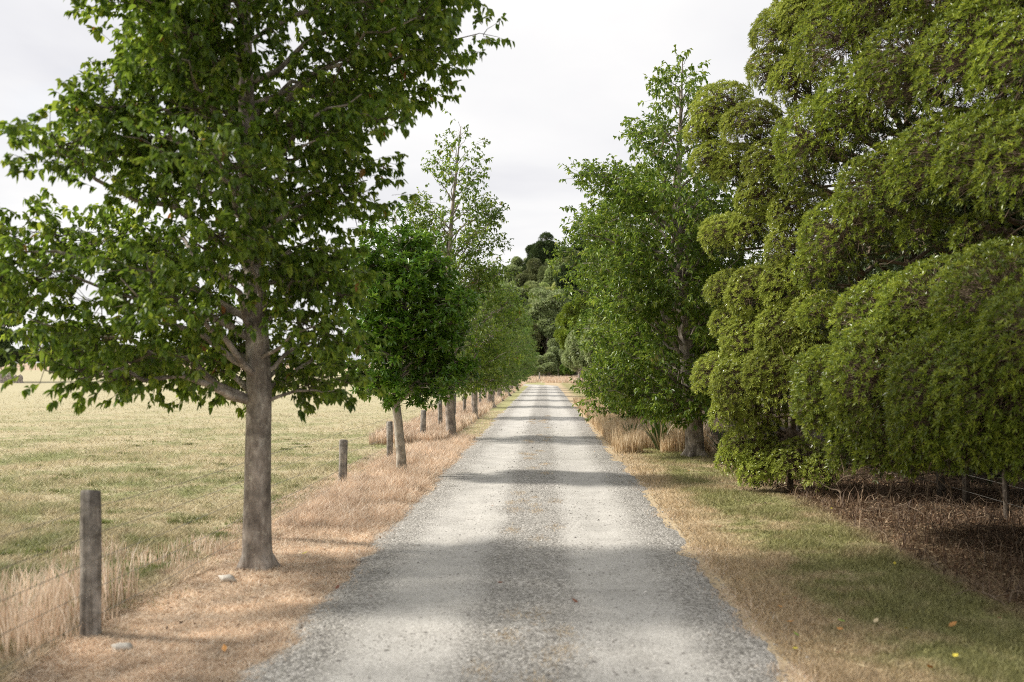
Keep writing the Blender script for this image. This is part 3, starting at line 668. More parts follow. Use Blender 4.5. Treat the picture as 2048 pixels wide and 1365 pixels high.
# its neighbour behind the camera keeps the foreground in soft shade
# second tree: low round glossy evergreen
b2 = PT(803, 955, 15.3); b2[2] = 0; k2 = 15.3 / F
path2 = np.array([[(px - 803) * k2, 0, z] for px, z in ((803, 0), (803, .25), (797, .8), (791, 1.2), (793, 1.35), (805, 2.2), (812, 3.0), (790, 4.0))])
p2 = prof_tab([.95, 1.25, 1.7, 2.3, 2.9, 3.3, 3.7, 4.0], [.45, .55, .65, .72, .75, .75, .55, .2], [.55, .9, 1.12, 1.2, 1.1, .85, .3, .1])
broad_tree('evergreen_tree', 'low rounded glossy dark green tree, second in the left row, with bent pale trunk', 'tree', b2, 4.0, .075, p2, (.10, .040, 9), M_gloss, 'trees lining the left side of the road',
           levels=11, per=7, zmin=1.42, path=path2, bark=M_bark2, nspr=28, blob=.32, gap=.08, seed=5, ros=True, flare=1.15)
# third: tall open pyramid
b3 = PT(903, 880, 23.5); b3[2] = 0; k3 = 23.5 / F
path3 = np.array([[(px - 903) * k3, 0, z] for px, z in ((903, 0), (900, .8), (898, 1.6), (896, 3.0), (898, 4.3), (905, 5.5), (915, 6.6), (922, 7.4))])
p3 = prof_tab([1.3, 1.8, 2.6, 3.6, 4.2, 4.6, 5.1, 5.7, 6.3, 6.9, 7.4], [.8, 1.2, 1.3, 1.2, .9, 1.1, 1.15, .95, .65, .35, .1], [.9, 1.5, 1.9, 1.9, 1.35, 1.45, 1.35, 1.0, .65, .35, .1])
broad_tree('slender_tree', 'tall pyramid shaped tree with airy top, third in the left row', 'tree', b3, 7.4, .115, p3, (.085, .052, 7), M_leafA, 'trees lining the left side of the road',
           levels=17, per=5, zmin=1.4, path=path3, nspr=20, blob=.36, seed=8, rich=False, gap=.08, rise=.75)
b4 = np.array([-2.34, 33.5, 0])
p4 = prof_tab([1.0, 1.6, 2.6, 3.8, 4.8, 5.4], [.7, 1.2, 1.5, 1.3, .9, .3], [.8, 1.3, 1.6, 1.4, .9, .3])
broad_tree('broadleaf_tree', 'slim trunked tree with forked low branch, fourth in the left row', 'tree', b4, 5.4, .085, p4, (.10, .062, 7), M_row, 'trees lining the left side of the road',
           levels=12, per=6, zmin=1.15, nspr=12, blob=.42, seed=31, rich=False)
b5 = np.array([-2.36, 43.8, 0])
p5 = prof_tab([.9, 1.5, 2.6, 3.8, 4.9, 5.8], [.8, 1.4, 1.6, 1.5, 1.0, .3], [.8, 1.4, 1.6, 1.5, 1.0, .3])
t5 = broad_tree('broadleaf_tree', 'full round crowned tree, fifth in the left row', 'tree', b5, 5.8, .15, p5, (.11, .068, 7), M_row, 'trees lining the left side of the road',
           levels=11, per=6, zmin=1.15, nspr=12, blob=.46, seed=32, rich=False)
ordn = ['sixth', 'seventh', 'eighth', 'ninth', 'tenth', 'last']
for i_, (yy, xx, s) in enumerate(((53, -2.4, .9), (62.5, -2.35, 1.08), (72, -2.4, 1.0), (81, -2.3, 1.1), (90, -2.5, 1.05))):
    c = copy_thing(t5, (xx, yy, float(height(xx, yy))), 1.3 * (i_ + 1), s); c['label'] = 'green tree with dark lower foliage, %s in the left row going into the distance' % ordn[i_]
# unseen neighbours just behind the camera that shade the foreground
t0 = broad_tree('broadleaf_tree', 'leafy tree standing just behind the camera, left of the road', 'tree', (-2.5, -.4, 0), 6.2, .11, prof_tab([1.5, 2.5, 4.5, 6.2], [1.2, 1.7, 1.6, .4], [1.0, 1.3, 1.5, .4]), (.12, .08, 6), M_leafA, 'trees lining the left side of the road',
           levels=9, per=6, zmin=2.0, nspr=12, blob=.5, seed=77, rich=False)

broad_tree('broadleaf_tree', 'unseen broad tree added beyond the left edge to shade the foreground', 'tree', (-7.9, 4.9, 0), 9.6, .2, prof_tab([4.3, 5.5, 7.5, 9.6], [1.6, 2.2, 2.1, .5], [1.6, 2.2, 2.1, .5]), (.13, .09, 6), M_leafA, None,  # tree added out of frame to cast shade on the near road
           levels=9, per=6, zmin=4.4, nspr=12, blob=.6, seed=78, rich=False)

# right-hand broadleaf trees
b6 = PT(1390, 915, 18.8); b6[2] = 0
p6 = prof_tab([.9, 1.4, 2.2, 3.2, 4.2, 5.0, 5.5, 5.9, 6.5, 7.0, 7.5], [1.5, 1.95, 2.0, 1.9, 2.05, 1.95, 1.5, 1.0, .6, .35, .1], [.3, .7, 1.4, 1.5, 1.6, 1.3, 1.0, .6, .35, .3, .1], 1.1)
k6 = 18.8 / F
path6 = np.array([[(px - 1390) * k6, 0, z] for px, z in ((1390, 0), (1388, .6), (1380, 1.3), (1372, 2.2), (1360, 3.4), (1352, 4.6), (1358, 5.6), (1362, 6.6), (1365, 7.5))])
broad_tree('broadleaf_tree', 'tall bushy tree right of the road with thick trunk and thin leader on top', 'tree', b6, 7.5, .165, p6, (.095, .055, 8), M_leafA2, 'leafy trees right of the road',
           levels=19, per=6, zmin=1.0, path=path6, nspr=24, blob=.42, seed=41, rich=False, flare=1.2, rise=.5)
b7 = np.array([2.95, 25.5, 0])
p7 = prof_tab([.3, .8, 1.6, 2.6, 3.6, 4.6, 5.3, 6.0, 6.7], [1.5, 1.85, 1.85, 2.0, 2.35, 2.6, 2.2, 1.4, .6], [1.2, 1.5, 1.7, 1.7, 1.7, 1.6, 1.3, 1.0, .5], 1.0)
broad_tree('broadleaf_tree', 'dense green tree with skirt of leaves reaching the ground behind the thick trunked tree', 'tree', b7, 6.7, .16, p7, (.10, .058, 8), M_leafA2, 'leafy trees right of the road',
           levels=17, per=6, zmin=.55, nspr=22, blob=.45, seed=42, rich=False, rise=.3)

# rounded shrubs along the right, further off
def shrub(name, label, cat, base, rx, rz, mat, lsize, nl, seed, group=None, dome=14, trunk=.06, zc=.5, core=True):
    global rng
    rng = np.random.default_rng(seed); root = empty(name, tuple(base)); tag(root, label, cat, group)
    L = Leaves(); W = Wood()
    for k in range(dome):
        u = rdir(1)[0]; u[2] = abs(u[2]) * 1.0 - .35 * rng.random(); u = u / np.linalg.norm(u)
        rq = rng.uniform(.5, .8); c = np.array([u[0] * rx * rq, u[1] * rx * rq, rz * zc + u[2] * rz * (rq - .3) * .95]); r = rx * rng.uniform(.22, .42)
        n = int(nl * (r / rx) * 2.6 / dome * 6)
        dv = rdir(n); dv = norm(dv + u * .45 + np.array([0, 0, .25])); P = c + dv * r * rng.uniform(.72, 1.05, (n, 1)) * np.array([1, 1, .9]); P[:, 2] = np.maximum(P[:, 2], .05)
        D = norm(dv + rdir(n) * .9)
        L.add(P, D, lsize * rng.uniform(.6, 1.3, n), lsize * .55 * rng.uniform(.7, 1.2, n), .2, .1, False)
        W.tube(curve((0, 0, rz * .12 + .05), c, .02, .04, 6), np.linspace(trunk * .5, trunk * .12, 6), 5)
        m = rng.random(n) < .12; W.twigs(np.repeat(c[None], m.sum(), 0), P[m], trunk * .08, trunk * .04, .1)
    W.tube(curve((0, 0, -.05), (0, 0, rz * .7), 0, .02, 8), np.linspace(trunk, trunk * .4, 8), 8)
    W.build('trunk', M_bark, root); L.build('crown', mat, root)
    return root
sh = [(2.95, 36.5, 1.55, 4.3), (3.0, 43, 1.6, 4.9), (3.1, 50, 1.65, 5.3), (3.2, 58, 1.7, 5.0), (3.3, 67, 1.8, 5.5), (3.4, 77, 1.9, 5.2), (3.6, 88, 2.0, 5.6), (3.9, 100, 2.1, 5.0)]
lab = ['pale olive shrub right of the road, nearest of the far shrubs', 'tall pale olive shrub behind the nearest far shrub on the right', 'bright green shrub in the middle of the far right row', 'grey green shrub further along the right road edge',
       'rounded olive shrub in the distance on the right', 'distant leafy shrub overhanging the right road edge', 'small looking pale shrub near the road bend', 'last pale shrub before the bend on the right']
for i_, (x_, y_, r_, h_) in enumerate(sh):
    shrub('shrub', lab[i_], 'shrub', (x_, y_, float(height(x_, y_))), r_, h_, [M_olive, M_olive, M_row, M_olive, M_olive, M_row, M_olive, M_olive][i_], .075 + y_ * .0016, 5200, 60 + i_, 'shrubs along the right side of the road', 18)
# beyond the bend
shrub('yellow_green_tree', 'yellow green tree rising beyond the bend at the right', 'tree', (3.9, 112, float(height(3.9, 112))), 2.6, 10.5, M_yellow, .26, 5200, 80, None, 22, .18)
far_spots = [(-.2, 133, 2.0, 3.4, M_olive, 'pale grey green tree above the dry grass at the bend'), (1.9, 136, 2.2, 5.2, M_olive, 'taller pale tree directly behind the road end'), (-2.6, 134, 1.9, 3.8, M_row, 'dark shrub left of the road end'),
             (4.4, 134, 2.4, 5.5, M_olive, 'silvery shrub right of the road end'), (-5.2, 137, 2.5, 5.5, M_olive, 'broad shrub mostly hidden by the left row at the bend'), (.6, 129, 1.0, 2.0, M_olive, 'small round pale bush in front of the bend trees'), (-1.1, 128, 1.0, 2.1, M_olive, 'small round bush beside the little post at the road end'), (2.9, 128.5, 1.0, 1.9, M_row, 'small dark bush near the bend on the right')]
for i_, (x_, y_, r_, h_, m_2, lb) in enumerate(far_spots):
    shrub('bush', lb, 'bush', (x_, y_, float(height(x_, y_)) + .0), r_, h_, m_2, .24, 3000, 90 + i_, 'bushes beyond the road bend', 12)

# hill trees
hv = [shrub('hill_tree', 'tree on the wooded hill', 'tree', (0, 0, 0), 3.4, 7.5 + v, [M_hill, M_hill, M_hill, M_olive, M_dark][v], .36, 6500, 120 + v, 'trees covering the hill behind the road', 38, .2, .58) for v in range(5)]
rng = np.random.default_rng(99)
spots = []
tries = 0
while tries < 6000:
    tries += 1
    y_ = rng.uniform(142, 238); x_ = rng.uniform(-9.5, 13) * y_ / 190 + (y_ - 190) * .0
    if all((x_ - a_[0]) ** 2 + (y_ - a_[1]) ** 2 * .5 > 3.6 ** 2 for a_ in spots): spots.append((x_, y_))
spots = sorted(spots, key=lambda p: p[1])
for i_, (x_, y_) in enumerate(spots):
    v = int(rng.choice([0, 1, 2, 3, 4], p=[.3, .25, .2, .17, .08])) if i_ > 4 else i_
    s = rng.uniform(.7, 1.15); loc = (x_, y_, float(height(x_, y_)) - .4)
    if i_ < 5: c = hv[i_]; c.location = loc; c.scale = (s, s, s)
    else: c = copy_thing(hv[v], loc, rng.random() * 6.28, s)
    bnd = 'at the foot' if y_ < 160 else ('on the lower slope' if y_ < 178 else ('halfway up' if y_ < 196 else ('on the upper slope' if y_ < 216 else 'near the top')))
    sd_ = 'left of' if x_ / y_ * F + VPX < 1045 else ('straight above' if x_ / y_ * F + VPX < 1112 else 'right of')
    c['label'] = '%s hill tree %s, %s the road end' % (['rounded green', 'broad olive green', 'lumpy green', 'pale grey green', 'dark'][v], bnd, sd_)
# conifer on the skyline
for (px, py, d_, r_, h_, lb) in ((1082, 505, 232, 3.4, 9.0, 'dark conifer standing highest on the hill skyline'), (1103, 518, 236, 3.0, 8.0, 'dull brown green tree right of the skyline conifer')):
    q = PT(px, py, d_); gz = float(height(q[0], d_))
    shrub('skyline_tree', lb, 'tree', (q[0], d_, gz), r_, max(q[2] - gz + .5, 4), M_dark if 'conifer' in lb else M_hill, .45, 5000, 140 + px, None, 20, .2, .6)

# far left trees, stumps
lt = PT(6, 768, 117)
shrub('shelter_tree', 'tall dark ragged tree at the far left edge of the paddock', 'tree', (-67.4, 122, float(height(-67.4, 122))), 3.6, 14.5, M_dark, .34, 9000, 201, None, 34, .35, .55)
shrub('shelter_tree', 'lower rounded olive green tree at the far left edge', 'tree', (-65.6, 116, float(height(-65.6, 116))), 3.3, 8.0, M_dark, .3, 9000, 202, None, 30, .3, .48)
for i_, (x_, y_) in enumerate([(-x__, 118 + q * .0) for q, x__ in enumerate(np.arange(66, 120, 9.0))]):
    pass
for i_, (px, w_, h_) in enumerate(((5, 1.1, 1.25), (18, .9, 1.15), (31, .75, .85), (40, .55, 1.0))):
    x_ = (px - VPX) / F * 113; W = Wood(); z0 = float(height(x_, 113))
    W.tube(np.array([[0, 0, -.2], [0, 0, .1], [.03, 0, .3], [.08, 0, h_ * .6], [.04, .02, h_ * .8]]), np.array([w_ * .85, w_ * .66, w_ * .5, w_ * .46, w_ * .4]), 9, cap=True)
    for q in range(5):
        a_ = q * 1.26 + i_; W.tube(np.array([[math.cos(a_) * w_ * .25, math.sin(a_) * w_ * .25, h_ * .6], [math.cos(a_) * w_ * .3, math.sin(a_) * w_ * .3, h_ * (.85 + .15 * math.sin(q * 2.1 + i_))]]), np.array([w_ * .17, w_ * .05]), 5)
    o = W.build('tree_stump', M_bark, None); o.location = (x_, 113, z0)
    tag(o, ['widest grey stump below the far left tree', 'second grey stump from the frame edge, far left', 'short stump right of the two wide stumps, far left', 'rightmost short dark stump at the far left'][i_], 'stump', 'stumps under the far left trees')
# distant shelter belt beyond the stubble field
sb = shrub('distant_tree', 'dark tree', 'tree', (0, 0, 0), 7, 13, M_dark, 1.0, 4200, 210, 'dark trees beyond the stubble field', 22, .4, .36)
rng = np.random.default_rng(4)
first = True
for k, px in enumerate(np.arange(-60, 540, 25)):
    d_ = 430 + rng.uniform(-25, 40); x_ = (px - VPX) / F * d_; s = rng.uniform(.55, .95); loc = (x_, d_, float(height(x_, d_)) - .5)
    if first: c = sb; c.location = loc; c.scale = (s, s, s); first = False
    else: c = copy_thing(sb, loc, rng.random() * 6.28, (s * 1.1, s * 1.1, s))
    c['label'] = 'dark tree in the far belt beyond the orange stubble field'
# distant fence at the paddock's far side
fr = empty('farm_fence', (-60, 219, float(height(-60, 219)))); tag(fr, 'far wire fence between paddock and orange stubble field', 'fence')
Pm = Wood(); Pm.tube(np.array([[0, 0, -.2], [0, 0, .6], [0, 0, 1.15]]), [.09, .085, .08], 7)
pm = Pm.build('post', M_post, fr); firstp = True
for k in range(44):
    x_ = -122 + k * 2.5; zz = float(height(x_, 219)); o = pm if firstp else pm.copy()
    if not firstp: COL.objects.link(o)
    o.parent = fr; o.location = (x_ + 60, 0, zz - fr.location.z); o.rotation_euler = (rng.normal() * .03, rng.normal() * .05, 0); firstp = False
Wt = Wood()
for h_ in (.45, .75, 1.05):
    xs = np.linspace(-122, -14, 30); Wt.tube(np.column_stack([xs + 60, 0 * xs - .09, height(xs, 219 + 0 * xs) - fr.location.z + h_]), np.full(30, .006), 3, cap=False)
Wt.build('wire', M_wire, fr)

# ------------------------------------------------------------------ left fence
fence = empty('post_and_wire_fence', (-2.78, 6.1, 0)); tag(fence, 'weathered round post and wire fence along the left verge', 'fence')
ys = [6.1, 9.55, 13.7, 17.9, 22.7, 26.6, 30.6, 34.6] + [34.6 + 4.1 * k for k in range(1, 16)]
tops = {6.1: 985, 13.7: 877, 17.9: 848, 22.7: 822, 26.6: 800}
for k, y_ in enumerate(ys):
    W = Wood(); h_ = .90 + .03 * math.sin(k * 2.3); r_ = .061 + .004 * math.sin(k * 1.7)
    if y_ in tops: h_ = CAMH - (tops[y_] - HZY) / F * y_
    ln = [.0, .01, .02, -.01, .03, -.02, .01][k % 7]
    zz = np.array([-.1, 0, .2, .45, .7, h_ - .012, h_]); rr = np.array([1.05, 1.03, 1.0, .99, .98, .97, .90]) * r_
    rng = np.random.default_rng(500 + k); rr = rr * (1 + rng.normal(size=7) * .015)
    pts = np.column_stack([ln * zz, rng.normal(size=7) * .002, zz]); W.tube(pts, rr, 16, cap=False)
    base_i = W.n; top = pts[-1] + np.array([0, 0, .004]); W.V.append(top[None]); st = base_i - 16; jj = np.arange(16); W.T.append(np.stack([st + jj, st + (jj + 1) % 16, np.full(16, base_i)], -1)); W.n += 1
    o = W.build('post', M_post, fence, smooth=True); o.location = (0, y_ - 6.1, float(height(-2.78, y_)))
rng = np.random.default_rng(61)
for h_ in (.16, .33, .50, .66, .82):
    W = Wood(); pts = []
    yy = [-6.0] + ys
    for a_, b_ in zip(yy[:-1], yy[1:]):
        for t in (0, .33, .67): pts.append((.066 + rng.normal() * .002, a_ + (b_ - a_) * t - 6.1, h_ - .02 * math.sin(math.pi * t)))
    W.tube(np.array(pts), np.full(len(pts), .0022), 4, cap=False); W.build('wire', M_wire, fence)
# little post at the road end
W = Wood(); W.tube(np.array([[0, 0, -.1], [0, 0, .6], [.02, 0, 1.0]]), [.1, .095, .09], 8); o = W.build('fence_post', M_post, None); q = PT(1079, 768, 122); o.location = (q[0], 122, float(height(q[0], 122))); tag(o, 'lone dark post in the dry grass at the road end', 'post')

# ------------------------------------------------------------------ right fence under the hedge
f2 = empty('old_wire_fence', (5.05, 12, 0)); tag(f2, 'old post and wire fence in deep shade under the hedge trees', 'fence')
for (px, py, wpx, tpx) in ((1884, 1000, 16, 1872), (1934, 1010, 14, 1925), (2016, 1040, 13, 2002), (1558, 915, 9, 1555), (1574, 910, 7, 1572), (1600, 905, 6, 1597)):
    d_ = CAMH * F / (py - HZY); x_ = (px - VPX) / F * d_; W = Wood(); h_ = 1.25
    tx = (tpx - px) / F * d_
    W.tube(np.array([[0, 0, -.1], [tx * .15, .01, .2], [tx * .5, 0, .6], [tx * .9, .01, h_]]), np.full(4, wpx / F * d_ / 2) * np.array([1.1, 1, .97, .9]), 8)
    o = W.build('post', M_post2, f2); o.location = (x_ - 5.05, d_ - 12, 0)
for h_ in (.2, .4, .6, .8, 1.0):
    W = Wood(); pp = np.array([[5.15, 4, h_], [5.1, 10, h_ - .02], [5.03, 13, h_], [4.35, 18, h_], [4.3, 24, h_]]); W.tube(pp - np.array([5.05, 12, 0]), np.full(5, .0018), 4, cap=False); W.build('wire', M_wire, f2)

# ------------------------------------------------------------------ hedge trees
def hedge_tree(name, label, base, trunk_r, domes, seed, group, lobe_n=420, hang=0, fill=None, leaf=.050, mat=None):
    global rng
    rng = np.random.default_rng(seed); base = np.asarray(base, float)
    root = empty(name, tuple(base)); tag(root, label, 'tree', group)
    L = Leaves(); W = Wood(); T = Wood(); I = Leaves()
    hubs = [base + np.array([0, 0, z]) for z in np.linspace(.8, 6.5, 7)]
    W.tube(curve(base + np.array([0, 0, -.05]), base + np.array([.2, .1, 7.0]), 0, .015, 12), np.linspace(trunk_r * 1.1, trunk_r * .3, 12), 10)
    for (px, py, d_, rp_) in domes:
        c = PT(px, py, d_); r = rp_ / F * d_ * 1.08
        hub = min(hubs, key=lambda h: np.linalg.norm(h - c) + max(0, h[2] - c[2] + .3) * 1.5)
        W.tube(curve(hub, c + np.array([r * .35, .1, -r * .35]), .06, .03, 7), np.linspace(.055, .016, 7), 6)
        ax = norm(np.array([-.48, -.36, .78])); back = c - ax * r * .45
        n = int(lobe_n * 1.3 * (r / .5) ** 2)
        dv = rdir(n * 2); w_ = dv @ ax; kp = rng.random(n * 2) < np.clip((w_ + .38) / .8, 0, 1); dv = dv[kp][:n]; n = len(dv)
        # lumpy sub-lobes
        lob = norm(rdir(16) + ax * .6); bump = np.max(dv @ lob.T, axis=1); rad = r * (.82 + .22 * np.clip((bump - .6) / .4, 0, 1)) * rng.uniform(.90, 1.03, n)
        P = c + dv * rad[:, None] * np.array([1.08, 1.08, .95]); P[:, 2] = np.maximum(P[:, 2], .12)
        rosettes(L, P, dv + np.array([-.1, -.1, .55]), 8, leaf, leaf * .34)
        nh = 12; hd = norm(rdir(nh) + ax * .9); H_ = c + hd * r * .35
        W.twigs(np.repeat(back[None], nh, 0), H_, .012, .006, .08)
        j_ = np.argmax((P - c) @ hd.T, axis=1) if True else None
        m_ = rng.random(n) < .4; T.twigs((H_[j_] + rng.normal(size=(n, 3)) * r * .08)[m_], P[m_], .004, .002, .07)
        # sparse inner leaves
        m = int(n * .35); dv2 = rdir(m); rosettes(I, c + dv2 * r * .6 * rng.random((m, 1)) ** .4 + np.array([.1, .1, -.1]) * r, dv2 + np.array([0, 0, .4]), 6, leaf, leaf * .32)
    if fill:
        for (x0, x1, y0, y1, z0, z1, cnt) in fill:
            C = np.column_stack([rng.uniform(x0, x1, cnt), rng.uniform(y0, y1, cnt), rng.uniform(z0, z1, cnt)])
            k = rng.integers(0, cnt, cnt * 14); P = C[k] + rng.normal(size=(cnt * 14, 3)) * np.array([.35, .35, .22])
            P = P[P[:, 2] > .2]
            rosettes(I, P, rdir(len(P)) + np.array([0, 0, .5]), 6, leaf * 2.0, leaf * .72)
            for q in range(0, cnt, 3):
                hub = min(hubs, key=lambda h: np.linalg.norm(h - C[q])); W.tube(curve(hub, C[q], .05, .04, 6), np.linspace(.04, .008, 6), 5)
    for q in range(hang):      # bare twigs hanging below the canopy
        c = PT(*domes[rng.integers(0, min(len(domes), 9))][:3]); p = c + rng.normal(size=3) * np.array([.35, .35, .1]) + np.array([.25, .2, -.25]); pts = [p]; v = np.array([rng.normal() * .3, rng.normal() * .3, -1.0]); ln = rng.uniform(.05, .1)
        for s in range(rng.integers(6, 12)):
            v = norm(v + rng.normal(size=3) * .55 + np.array([0, 0, -.15])); p = p + v * ln; pts.append(p)
            if p[2] < .25: break
        if len(pts) > 3: T.tube(np.array(pts), np.linspace(.0085, .003, len(pts)), 5)
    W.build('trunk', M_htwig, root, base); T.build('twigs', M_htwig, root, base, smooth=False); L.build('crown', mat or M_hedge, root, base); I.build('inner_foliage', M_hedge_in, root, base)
    return root
near = [(1700, 790, 10, 95), (1745, 868, 9.6, 70), (1655, 755, 10.4, 60), (1820, 770, 9.2, 140), (1800, 888, 9.0, 60), (1950, 800, 8.1, 150), (2075, 800, 7.4, 165), (1790, 660, 9.8, 105), (1900, 640, 9.0, 120), (2030, 620, 8.0, 135),
        (1875, 878, 8.4, 75), (1985, 880, 7.7, 75), (2075, 890, 7.2, 80), (2140, 700, 7.0, 150), (1670, 850, 10.0, 55), (1655, 640, 11.2, 50), (1705, 905, 9.7, 50), (1760, 925, 9.3, 42), (1835, 925, 8.8, 42), (1640, 820, 10.2, 45), (1930, 915, 8.0, 45), (2030, 925, 7.3, 50)]
mid = [(1710, 480, 10.9, 92), (1655, 545, 11.4, 62), (1800, 400, 10.2, 108), (1910, 345, 9.4, 112), (2030, 335, 8.6, 128), (2115, 345, 8.0, 130), (1860, 470, 9.8, 52), (1960, 480, 9.1, 50), (1660, 290, 11.2, 95), (1750, 225, 10.8, 105), (1620, 350, 11.6, 58), (1860, 160, 10.0, 125),
       (1990, 140, 9.1, 135), (2110, 150, 8.4, 140), (1720, 90, 11.2, 108), (1830, 15, 10.6, 125), (1960, -5, 9.7, 135), (2085, -10, 8.9, 140), (1760, -70, 11, 120), (1880, -130, 10.5, 140), (2000, -150, 9.6, 150)]
farh = [(1580, 75, 13, 65), (1640, 45, 12.5, 75), (1550, 150, 13, 50), (1610, 170, 12.6, 62), (1450, 225, 14, 58), (1415, 270, 14.2, 40), (1510, 262, 13.3, 58), (1430, 330, 14, 45), (1480, 345, 13.8, 50), (1550, 335, 13, 55), (1540, 400, 13.5, 58), (1455, 480, 14, 50), (1510, 465, 13.6, 45), (1600, 430, 13, 55), (1600, 500, 13, 60),
        (1460, 585, 14, 42), (1520, 590, 13.5, 58), (1590, 580, 13, 60), (1470, 650, 14, 42), (1520, 690, 13.6, 68), (1590, 670, 13, 70), (1440, 755, 14, 48), (1500, 780, 13.5, 68), (1570, 760, 13, 75), (1470, 830, 13.7, 45), (1530, 840, 13.4, 45), (1640, 640, 12.5, 55), (1640, 720, 12.6, 60), (1690, -30, 12.3, 90), (1620, -20, 12.8, 60)]
G = 'tall hedge trees along the right side'
hedge_tree('hedge_tree', 'nearest low hedge tree at the right edge with leaf clusters hanging over dark ground', (5.9, 8.5, 0), .12, near, 301, G, 560, 70, fill=[(4.4, 8.5, 5, 12.5, 1.5, 4.2, 230), (5.7, 9, 5, 14, .3, 1.5, 300)])
hedge_tree('hedge_tree', 'tallest dark hedge tree filling the upper right with layered domes of foliage', (6.3, 11.5, 0), .16, mid, 302, G, 480, 20, fill=[(5.0, 9, 6, 15, 3.4, 8.5, 300)])
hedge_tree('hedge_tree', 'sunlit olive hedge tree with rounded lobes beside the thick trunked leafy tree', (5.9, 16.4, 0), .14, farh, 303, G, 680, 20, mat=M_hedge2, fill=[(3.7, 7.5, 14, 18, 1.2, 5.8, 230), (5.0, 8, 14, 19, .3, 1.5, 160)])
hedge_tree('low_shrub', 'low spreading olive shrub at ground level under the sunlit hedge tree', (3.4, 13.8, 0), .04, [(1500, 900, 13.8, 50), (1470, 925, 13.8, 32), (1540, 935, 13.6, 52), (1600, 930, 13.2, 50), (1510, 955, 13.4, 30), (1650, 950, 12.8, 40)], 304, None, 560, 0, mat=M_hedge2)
# dense trees behind the fence close off the view under the hedge
for k, (x_, y_, r_, h_, lb) in enumerate(((9.2, 9, 3.2, 6, 'dark bush filling the shade behind the old fence'), (8.6, 15, 3.2, 6, 'dark bush behind the sunlit hedge tree'), (9.4, 3.5, 3.2, 6, 'dark bush behind the right edge of the frame'), (8.2, 21, 3.2, 5.5, 'dark bush behind the thick trunked tree'), (6.4, 28, 2.6, 5.5, 'dark bush behind the leafy trees on the right'))):
    shrub('dark_bush', lb, 'bush', (x_, y_, 0), r_, h_, M_dark, .16, 26000, 330 + k, 'dark bushes behind the old fence', 26, .1, .42)
# strappy plants by the trunk
def strap(label, x_, y_, n, h_, seed):
    r = np.random.default_rng(seed); a = r.random(n) * 6.28; V = []; Fq = []; tn = []
    for q in range(n):
        l_ = h_ * r.uniform(.6, 1.1); sp = r.uniform(.15, .75); w_ = .02 * r.uniform(.7, 1.3); dr = np.array([math.cos(a[q]), math.sin(a[q]), 0]); sd = np.array([-dr[1], dr[0], 0]); t = np.linspace(0, 1, 6); b0 = len(V); tq = r.random()
        for tt in t:
            p = dr * (.04 + l_ * sp * tt) + np.array([0, 0, l_ * (tt - .75 * sp * tt ** 2.4)]); ww = w_ * (1 - tt ** 3) + .001; V += [p - sd * ww, p + sd * ww]; tn += [tq, tq]
        for m in range(5): Fq.append([b0 + 2 * m, b0 + 2 * m + 1, b0 + 2 * m + 3, b0 + 2 * m + 2])
    o = mesh_obj('strap_leaf_plant', np.array(V), [np.array(Fq)], M_flax, None, {'tone': np.array(tn)}); o.location = (x_, y_, 0); tag(o, label, 'plant', 'strappy plants at the foot of the trees')
strap('strappy leaved plant left of the thick trunk with arching pale blades', 2.35, 20.3, 70, 1.0, 1)
strap('strappy plant tight against the right side of the thick trunk', 3.35, 18.6, 45, .8, 2)
strap('smaller strappy plant between tan grass and tree skirt', 1.9, 21.8, 40, .7, 3)

# ------------------------------------------------------------------ pale stones and fallen leaves
def rock(label, px, py, wpx, seed):
    d_ = CAMH * F / (py - HZY); x_ = (px - VPX) / F * d_; r = np.random.default_rng(seed); s = wpx / F * d_ / 2
    bm_v = []; fs = []; nu, nv = 12, 7
    for v in range(nv):
        ph = math.pi * v / (nv - 1)
        for u in range(nu):
            th = 2 * math.pi * u / nu; k = 1 + .18 * r.normal() * (0 < v < nv - 1)
            bm_v.append([math.sin(ph) * math.cos(th) * s * k, math.sin(ph) * math.sin(th) * s * .6 * k, math.cos(ph) * s * .42 * k + s * .2])
    for v in range(nv - 1):
        for u in range(nu): fs.append([v * nu + u, v * nu + (u + 1) % nu, (v + 1) * nu + (u + 1) % nu, (v + 1) * nu + u])
    o = mesh_obj('stone', np.array(bm_v), [np.array(fs)], M_rock, smooth=True); o.location = (x_, d_, float(height(x_, d_)) + .012); o.rotation_euler = (0, 0, r.random() * 1.0 - .3); tag(o, label, 'stone')
M_rock = plain_mat('pale_rock', (.50, .46, .40), .85, 0, .3, 25)
rock('pale flat stone in dry grass left of the nearest tree trunk', 456, 1166, 38, 1)
rock('grey flat stone in the dry grass near the bottom left', 243, 1308, 42, 2)
def fleaf_mat(name, c):
    m = plain_mat(name, c, .55, 0, .25, 60); return m
FM = {'yellow': fleaf_mat('yellow_leaf', (.60, .50, .06)), 'orange': fleaf_mat('orange_leaf', (.48, .22, .05)), 'brown': fleaf_mat('brown_leaf', (.22, .09, .05)), 'green': fleaf_mat('green_leaf', (.22, .34, .05)), 'pale': fleaf_mat('pale_leaf', (.62, .50, .30))}
proto = {}
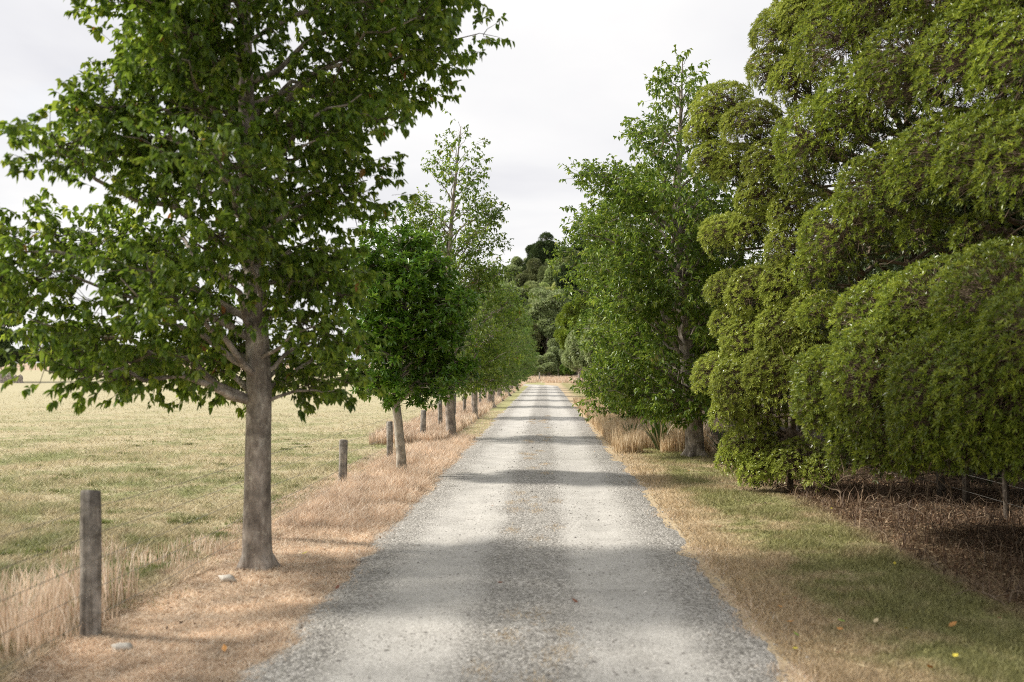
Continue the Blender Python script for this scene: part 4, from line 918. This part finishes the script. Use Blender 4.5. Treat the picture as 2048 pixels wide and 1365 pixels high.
leafs = [(1568, 1200, 'yellow'), (1590, 1207, 'brown'), (1660, 1080, 'pale'), (1683, 1255, 'green'), (1592, 1280, 'green'), (1680, 1272, 'orange'), (1757, 1236, 'brown'), (1812, 1273, 'yellow'), (1766, 1312, 'pale'), (1752, 1258, 'pale'), (1694, 1303, 'orange'), (1580, 1255, 'orange'), (1675, 1318, 'brown'),
         (1590, 1310, 'yellow'), (1450, 1110, 'pale'), (1540, 990, 'brown'), (1300, 945, 'orange'), (1340, 957, 'orange'), (1378, 946, 'orange'), (1240, 960, 'pale'), (1912, 1330, 'yellow'), (1998, 1245, 'brown'), (1905, 1262, 'orange'), (1662, 1023, 'yellow'), (1700, 1155, 'pale'), (1560, 1224, 'orange'),
         (675, 1187, 'brown'), (1000, 1177, 'brown'), (740, 1205, 'brown'), (750, 1049, 'yellow'), (610, 1117, 'yellow'), (1150, 1215, 'brown'), (450, 1310, 'orange'), (320, 1352, 'brown'), (985, 1020, 'brown'), (1440, 1062, 'brown'), (1720, 1345, 'pale'), (1860, 1350, 'orange'), (1500, 1150, 'orange'), (1790, 1140, 'yellow')]
LBL = {'yellow': 'yellow fallen leaf', 'orange': 'orange brown fallen leaf', 'brown': 'dark brown curled fallen leaf', 'green': 'yellow green fallen leaf', 'pale': 'pale tan fallen leaf'}
for k, (px, py, c) in enumerate(leafs):
    d_ = CAMH * F / (py - HZY); x_ = (px - VPX) / F * d_; onr = abs(x_ + .14) < 1.4; side = 'on the gravel road' if onr else ('on the right grass verge' if x_ > 0 else 'in the dry grass left of the road')
    if c not in proto:
        V = np.array([[-.035, 0, .004], [-.012, .016, .012], [.012, .014, .016], [.036, 0, .022], [.012, -.014, .010], [-.012, -.016, .008], [-.05, .002, .012], [-.035, .0015, .006]]) * .85
        o = mesh_obj('fallen_leaf', V, [np.array([[0, 1, 2, 3], [0, 3, 4, 5]]), np.array([[0, 6, 7]])], FM[c]); proto[c] = o
    else: o = proto[c].copy(); COL.objects.link(o)
    o.location = (x_, d_, (.04 if onr else float(height(x_, d_)) + .03)); rr = random.Random(k); o.rotation_euler = (rr.uniform(-.4, .4), rr.uniform(-.4, .4), rr.random() * 6.28); s = rr.uniform(.7, 1.1); o.scale = (s, s, s)
    tag(o, LBL[c] + ' ' + side, 'leaf', LBL[c] + ' scattered ' + side)
